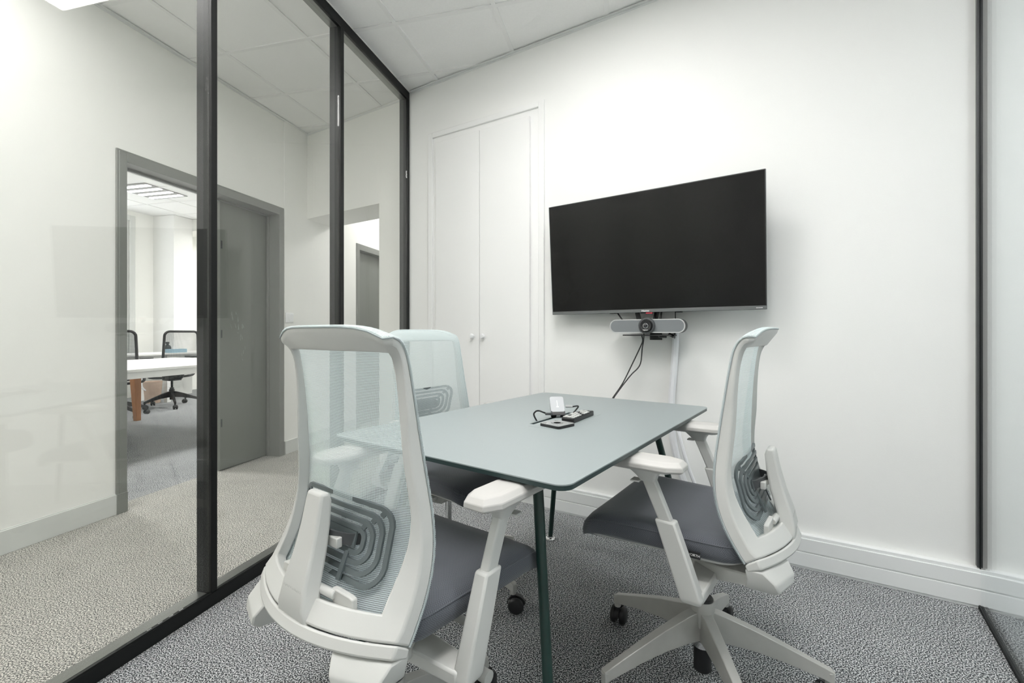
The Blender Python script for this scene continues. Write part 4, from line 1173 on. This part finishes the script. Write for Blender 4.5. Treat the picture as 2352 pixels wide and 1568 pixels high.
# black office chair
def black_chair(label, xy, fd, phase):
    r = thing('mesh_chair', label, 'office chair', group='black chairs in the office')
    pts = []
    outl = rrect(-0.215, 0.56, 0.215, 1.06, 0.06, 5)
    for x, z in outl: pts.append((x * (1 + 0.18 * (0.8 - z)), -0.235 - 0.10 * (z - 0.6) ** 2 - 0.03 * (1 - (x / 0.22) ** 2), z))
    obj('back_frame', MB().tube(pts, 0.016, 10, closed=True), M['plas_black'], r)
    vs, uv, fs = [], [], []
    for j in range(11):
        z = 0.57 + 0.48 * j / 10
        for i in range(9):
            x = (-1 + 2 * i / 8) * 0.205 * (1 + 0.18 * (0.8 - z)); vs.append((x, -0.233 - 0.10 * (z - 0.6) ** 2 - 0.03 * (1 - (x / 0.22) ** 2), z)); uv.append((x, z))
    for j in range(10):
        for i in range(8): a_ = j * 9 + i; fs.append((a_, a_ + 1, a_ + 10, a_ + 9))
    me = bpy.data.meshes.new('net_back'); me.from_pydata(vs, [], fs); lay = me.uv_layers.new(name='weave')
    for l_ in me.loops: lay.data[l_.index].uv = uv[l_.vertex_index]
    me.materials.append(M['net_black']); obj('net_back', me, None, r)
    rings = [[seat_z(x, y, z) for x, y in seat_outline(i_)] for z, i_ in ((0.445, 0.02), (0.455, 0.0), (0.485, 0.0), (0.497, 0.02), (0.50, 0.10))]
    obj('seat_cushion', MB().loft(rings), M['plas_black'], r, sharp=60)
    obj('back_post', MB().tube([(0, -0.05, 0.41), (0, -0.20, 0.41), (0, -0.275, 0.46), (0, -0.27, 0.60)], 0.022, 10, smooth=4), M['plas_black'], r)
    obj('tilt_mechanism', MB().box((-0.08, -0.10, 0.37), (0.08, 0.10, 0.445)), M['plas_black'], r, 0.01)
    for s in (-1, 1):
        ar = obj('arm_post', MB().tube([(s * 0.10, 0.0, 0.41), (s * 0.27, 0.0, 0.43), (s * 0.285, 0.02, 0.50), (s * 0.28, 0.04, 0.68)], 0.016, 10, smooth=4), M['plas_black'], r)
        obj('arm_pad', MB().prism(rrect(s * 0.28 - 0.04, -0.07, s * 0.28 + 0.04, 0.18, 0.03, 4), 0.68, 0.705), M['plas_black'], ar, 0.004)
    obj('gas_column', MB().lathe([(0.001, 0.10), (0.026, 0.10), (0.026, 0.27), (0.014, 0.27), (0.014, 0.38), (0.001, 0.38)], 18), M['plas_black'], r)
    place(r, xy, fd)
    star_base(r, M['plas_black'], M['rubber'], phase - r.rotation_euler.z, [0.4, 1.3, -0.8, 2.2, 0.1])
cxy = on_p(395, -6.22, 0)
black_chair('black mesh back office chair at the far desk, seen through the doorway', (cxy.x, cxy.y), tuple((-N + U * 0.25).normalized()[:2]), math.radians(25))
cxy = on_p(262, -6.05, 0)
black_chair('black office chair mostly hidden by the door jamb, one arm showing', (cxy.x, cxy.y), tuple((-N * 0.8 + U * 0.6).normalized()[:2]), math.radians(60))
# waste bin
bp = on_p(351, -6.78, 0) * 1.0
bp = Vector(((351 - 1176) / 1045 * 6.78, 6.78, 0))
wb = thing('waste_bin', 'beige round waste bin under the far office desk', 'bin', bp)
obj('bin_body', MB().lathe([(0.001, 0.0), (0.088, 0.0), (0.092, 0.006), (0.118, 0.31), (0.122, 0.318), (0.118, 0.320), (0.113, 0.312), (0.086, 0.012), (0.001, 0.012)], 28), M['bin'], wb)
# bottle and tissue box on the far desk
bt = on_p(385, -6.95, 0.735)
bo_ = thing('bottle', 'small dark bottle standing on the far office desk', 'bottle', bt)
obj('bottle_body', MB().lathe([(0.001, 0), (0.044, 0), (0.048, 0.01), (0.048, 0.085), (0.035, 0.11), (0.018, 0.12), (0.018, 0.135), (0.001, 0.135)], 20), M['bottle'], bo_)
obj('bottle_cap', MB().lathe([(0.001, 0.134), (0.026, 0.134), (0.026, 0.165), (0.001, 0.165)], 18), M['plas_black'], bo_)
bt = on_p(405, -6.80, 0.735)
tb2 = thing('tissue_box', 'flat pale blue tissue box on the far office desk', 'tissue box', bt, ROT_U)
obj('box_body', MB().box((-0.13, -0.06, 0.0), (0.13, 0.06, 0.055)), M['blue'], tb2, 0.002)
obj('tissue', MB().loft([[(-0.06, -0.01, 0.05), (0.04, -0.01, 0.05), (0.04, 0.01, 0.05), (-0.06, 0.01, 0.05)], [(-0.05, 0.0, 0.10), (0.0, -0.006, 0.085), (0.0, 0.008, 0.085), (-0.05, 0.006, 0.10)]]), M['tissue'], tb2)
# loose white cable under the desk
c0 = on_p(322, -6.7, 0)
cable('cable', [c0 + Vector((0, 0, 0.55)), c0 + Vector((0.05, 0, 0.40)), c0 + Vector((-0.04, 0.02, 0.30)), c0 + Vector((0.08, 0.0, 0.22)), c0 + Vector((-0.02, 0.05, 0.30)), c0 + Vector((0.02, 0.05, 0.5))], 0.006, M['cable_white'], 'tangled white cable hanging under the far office desk')
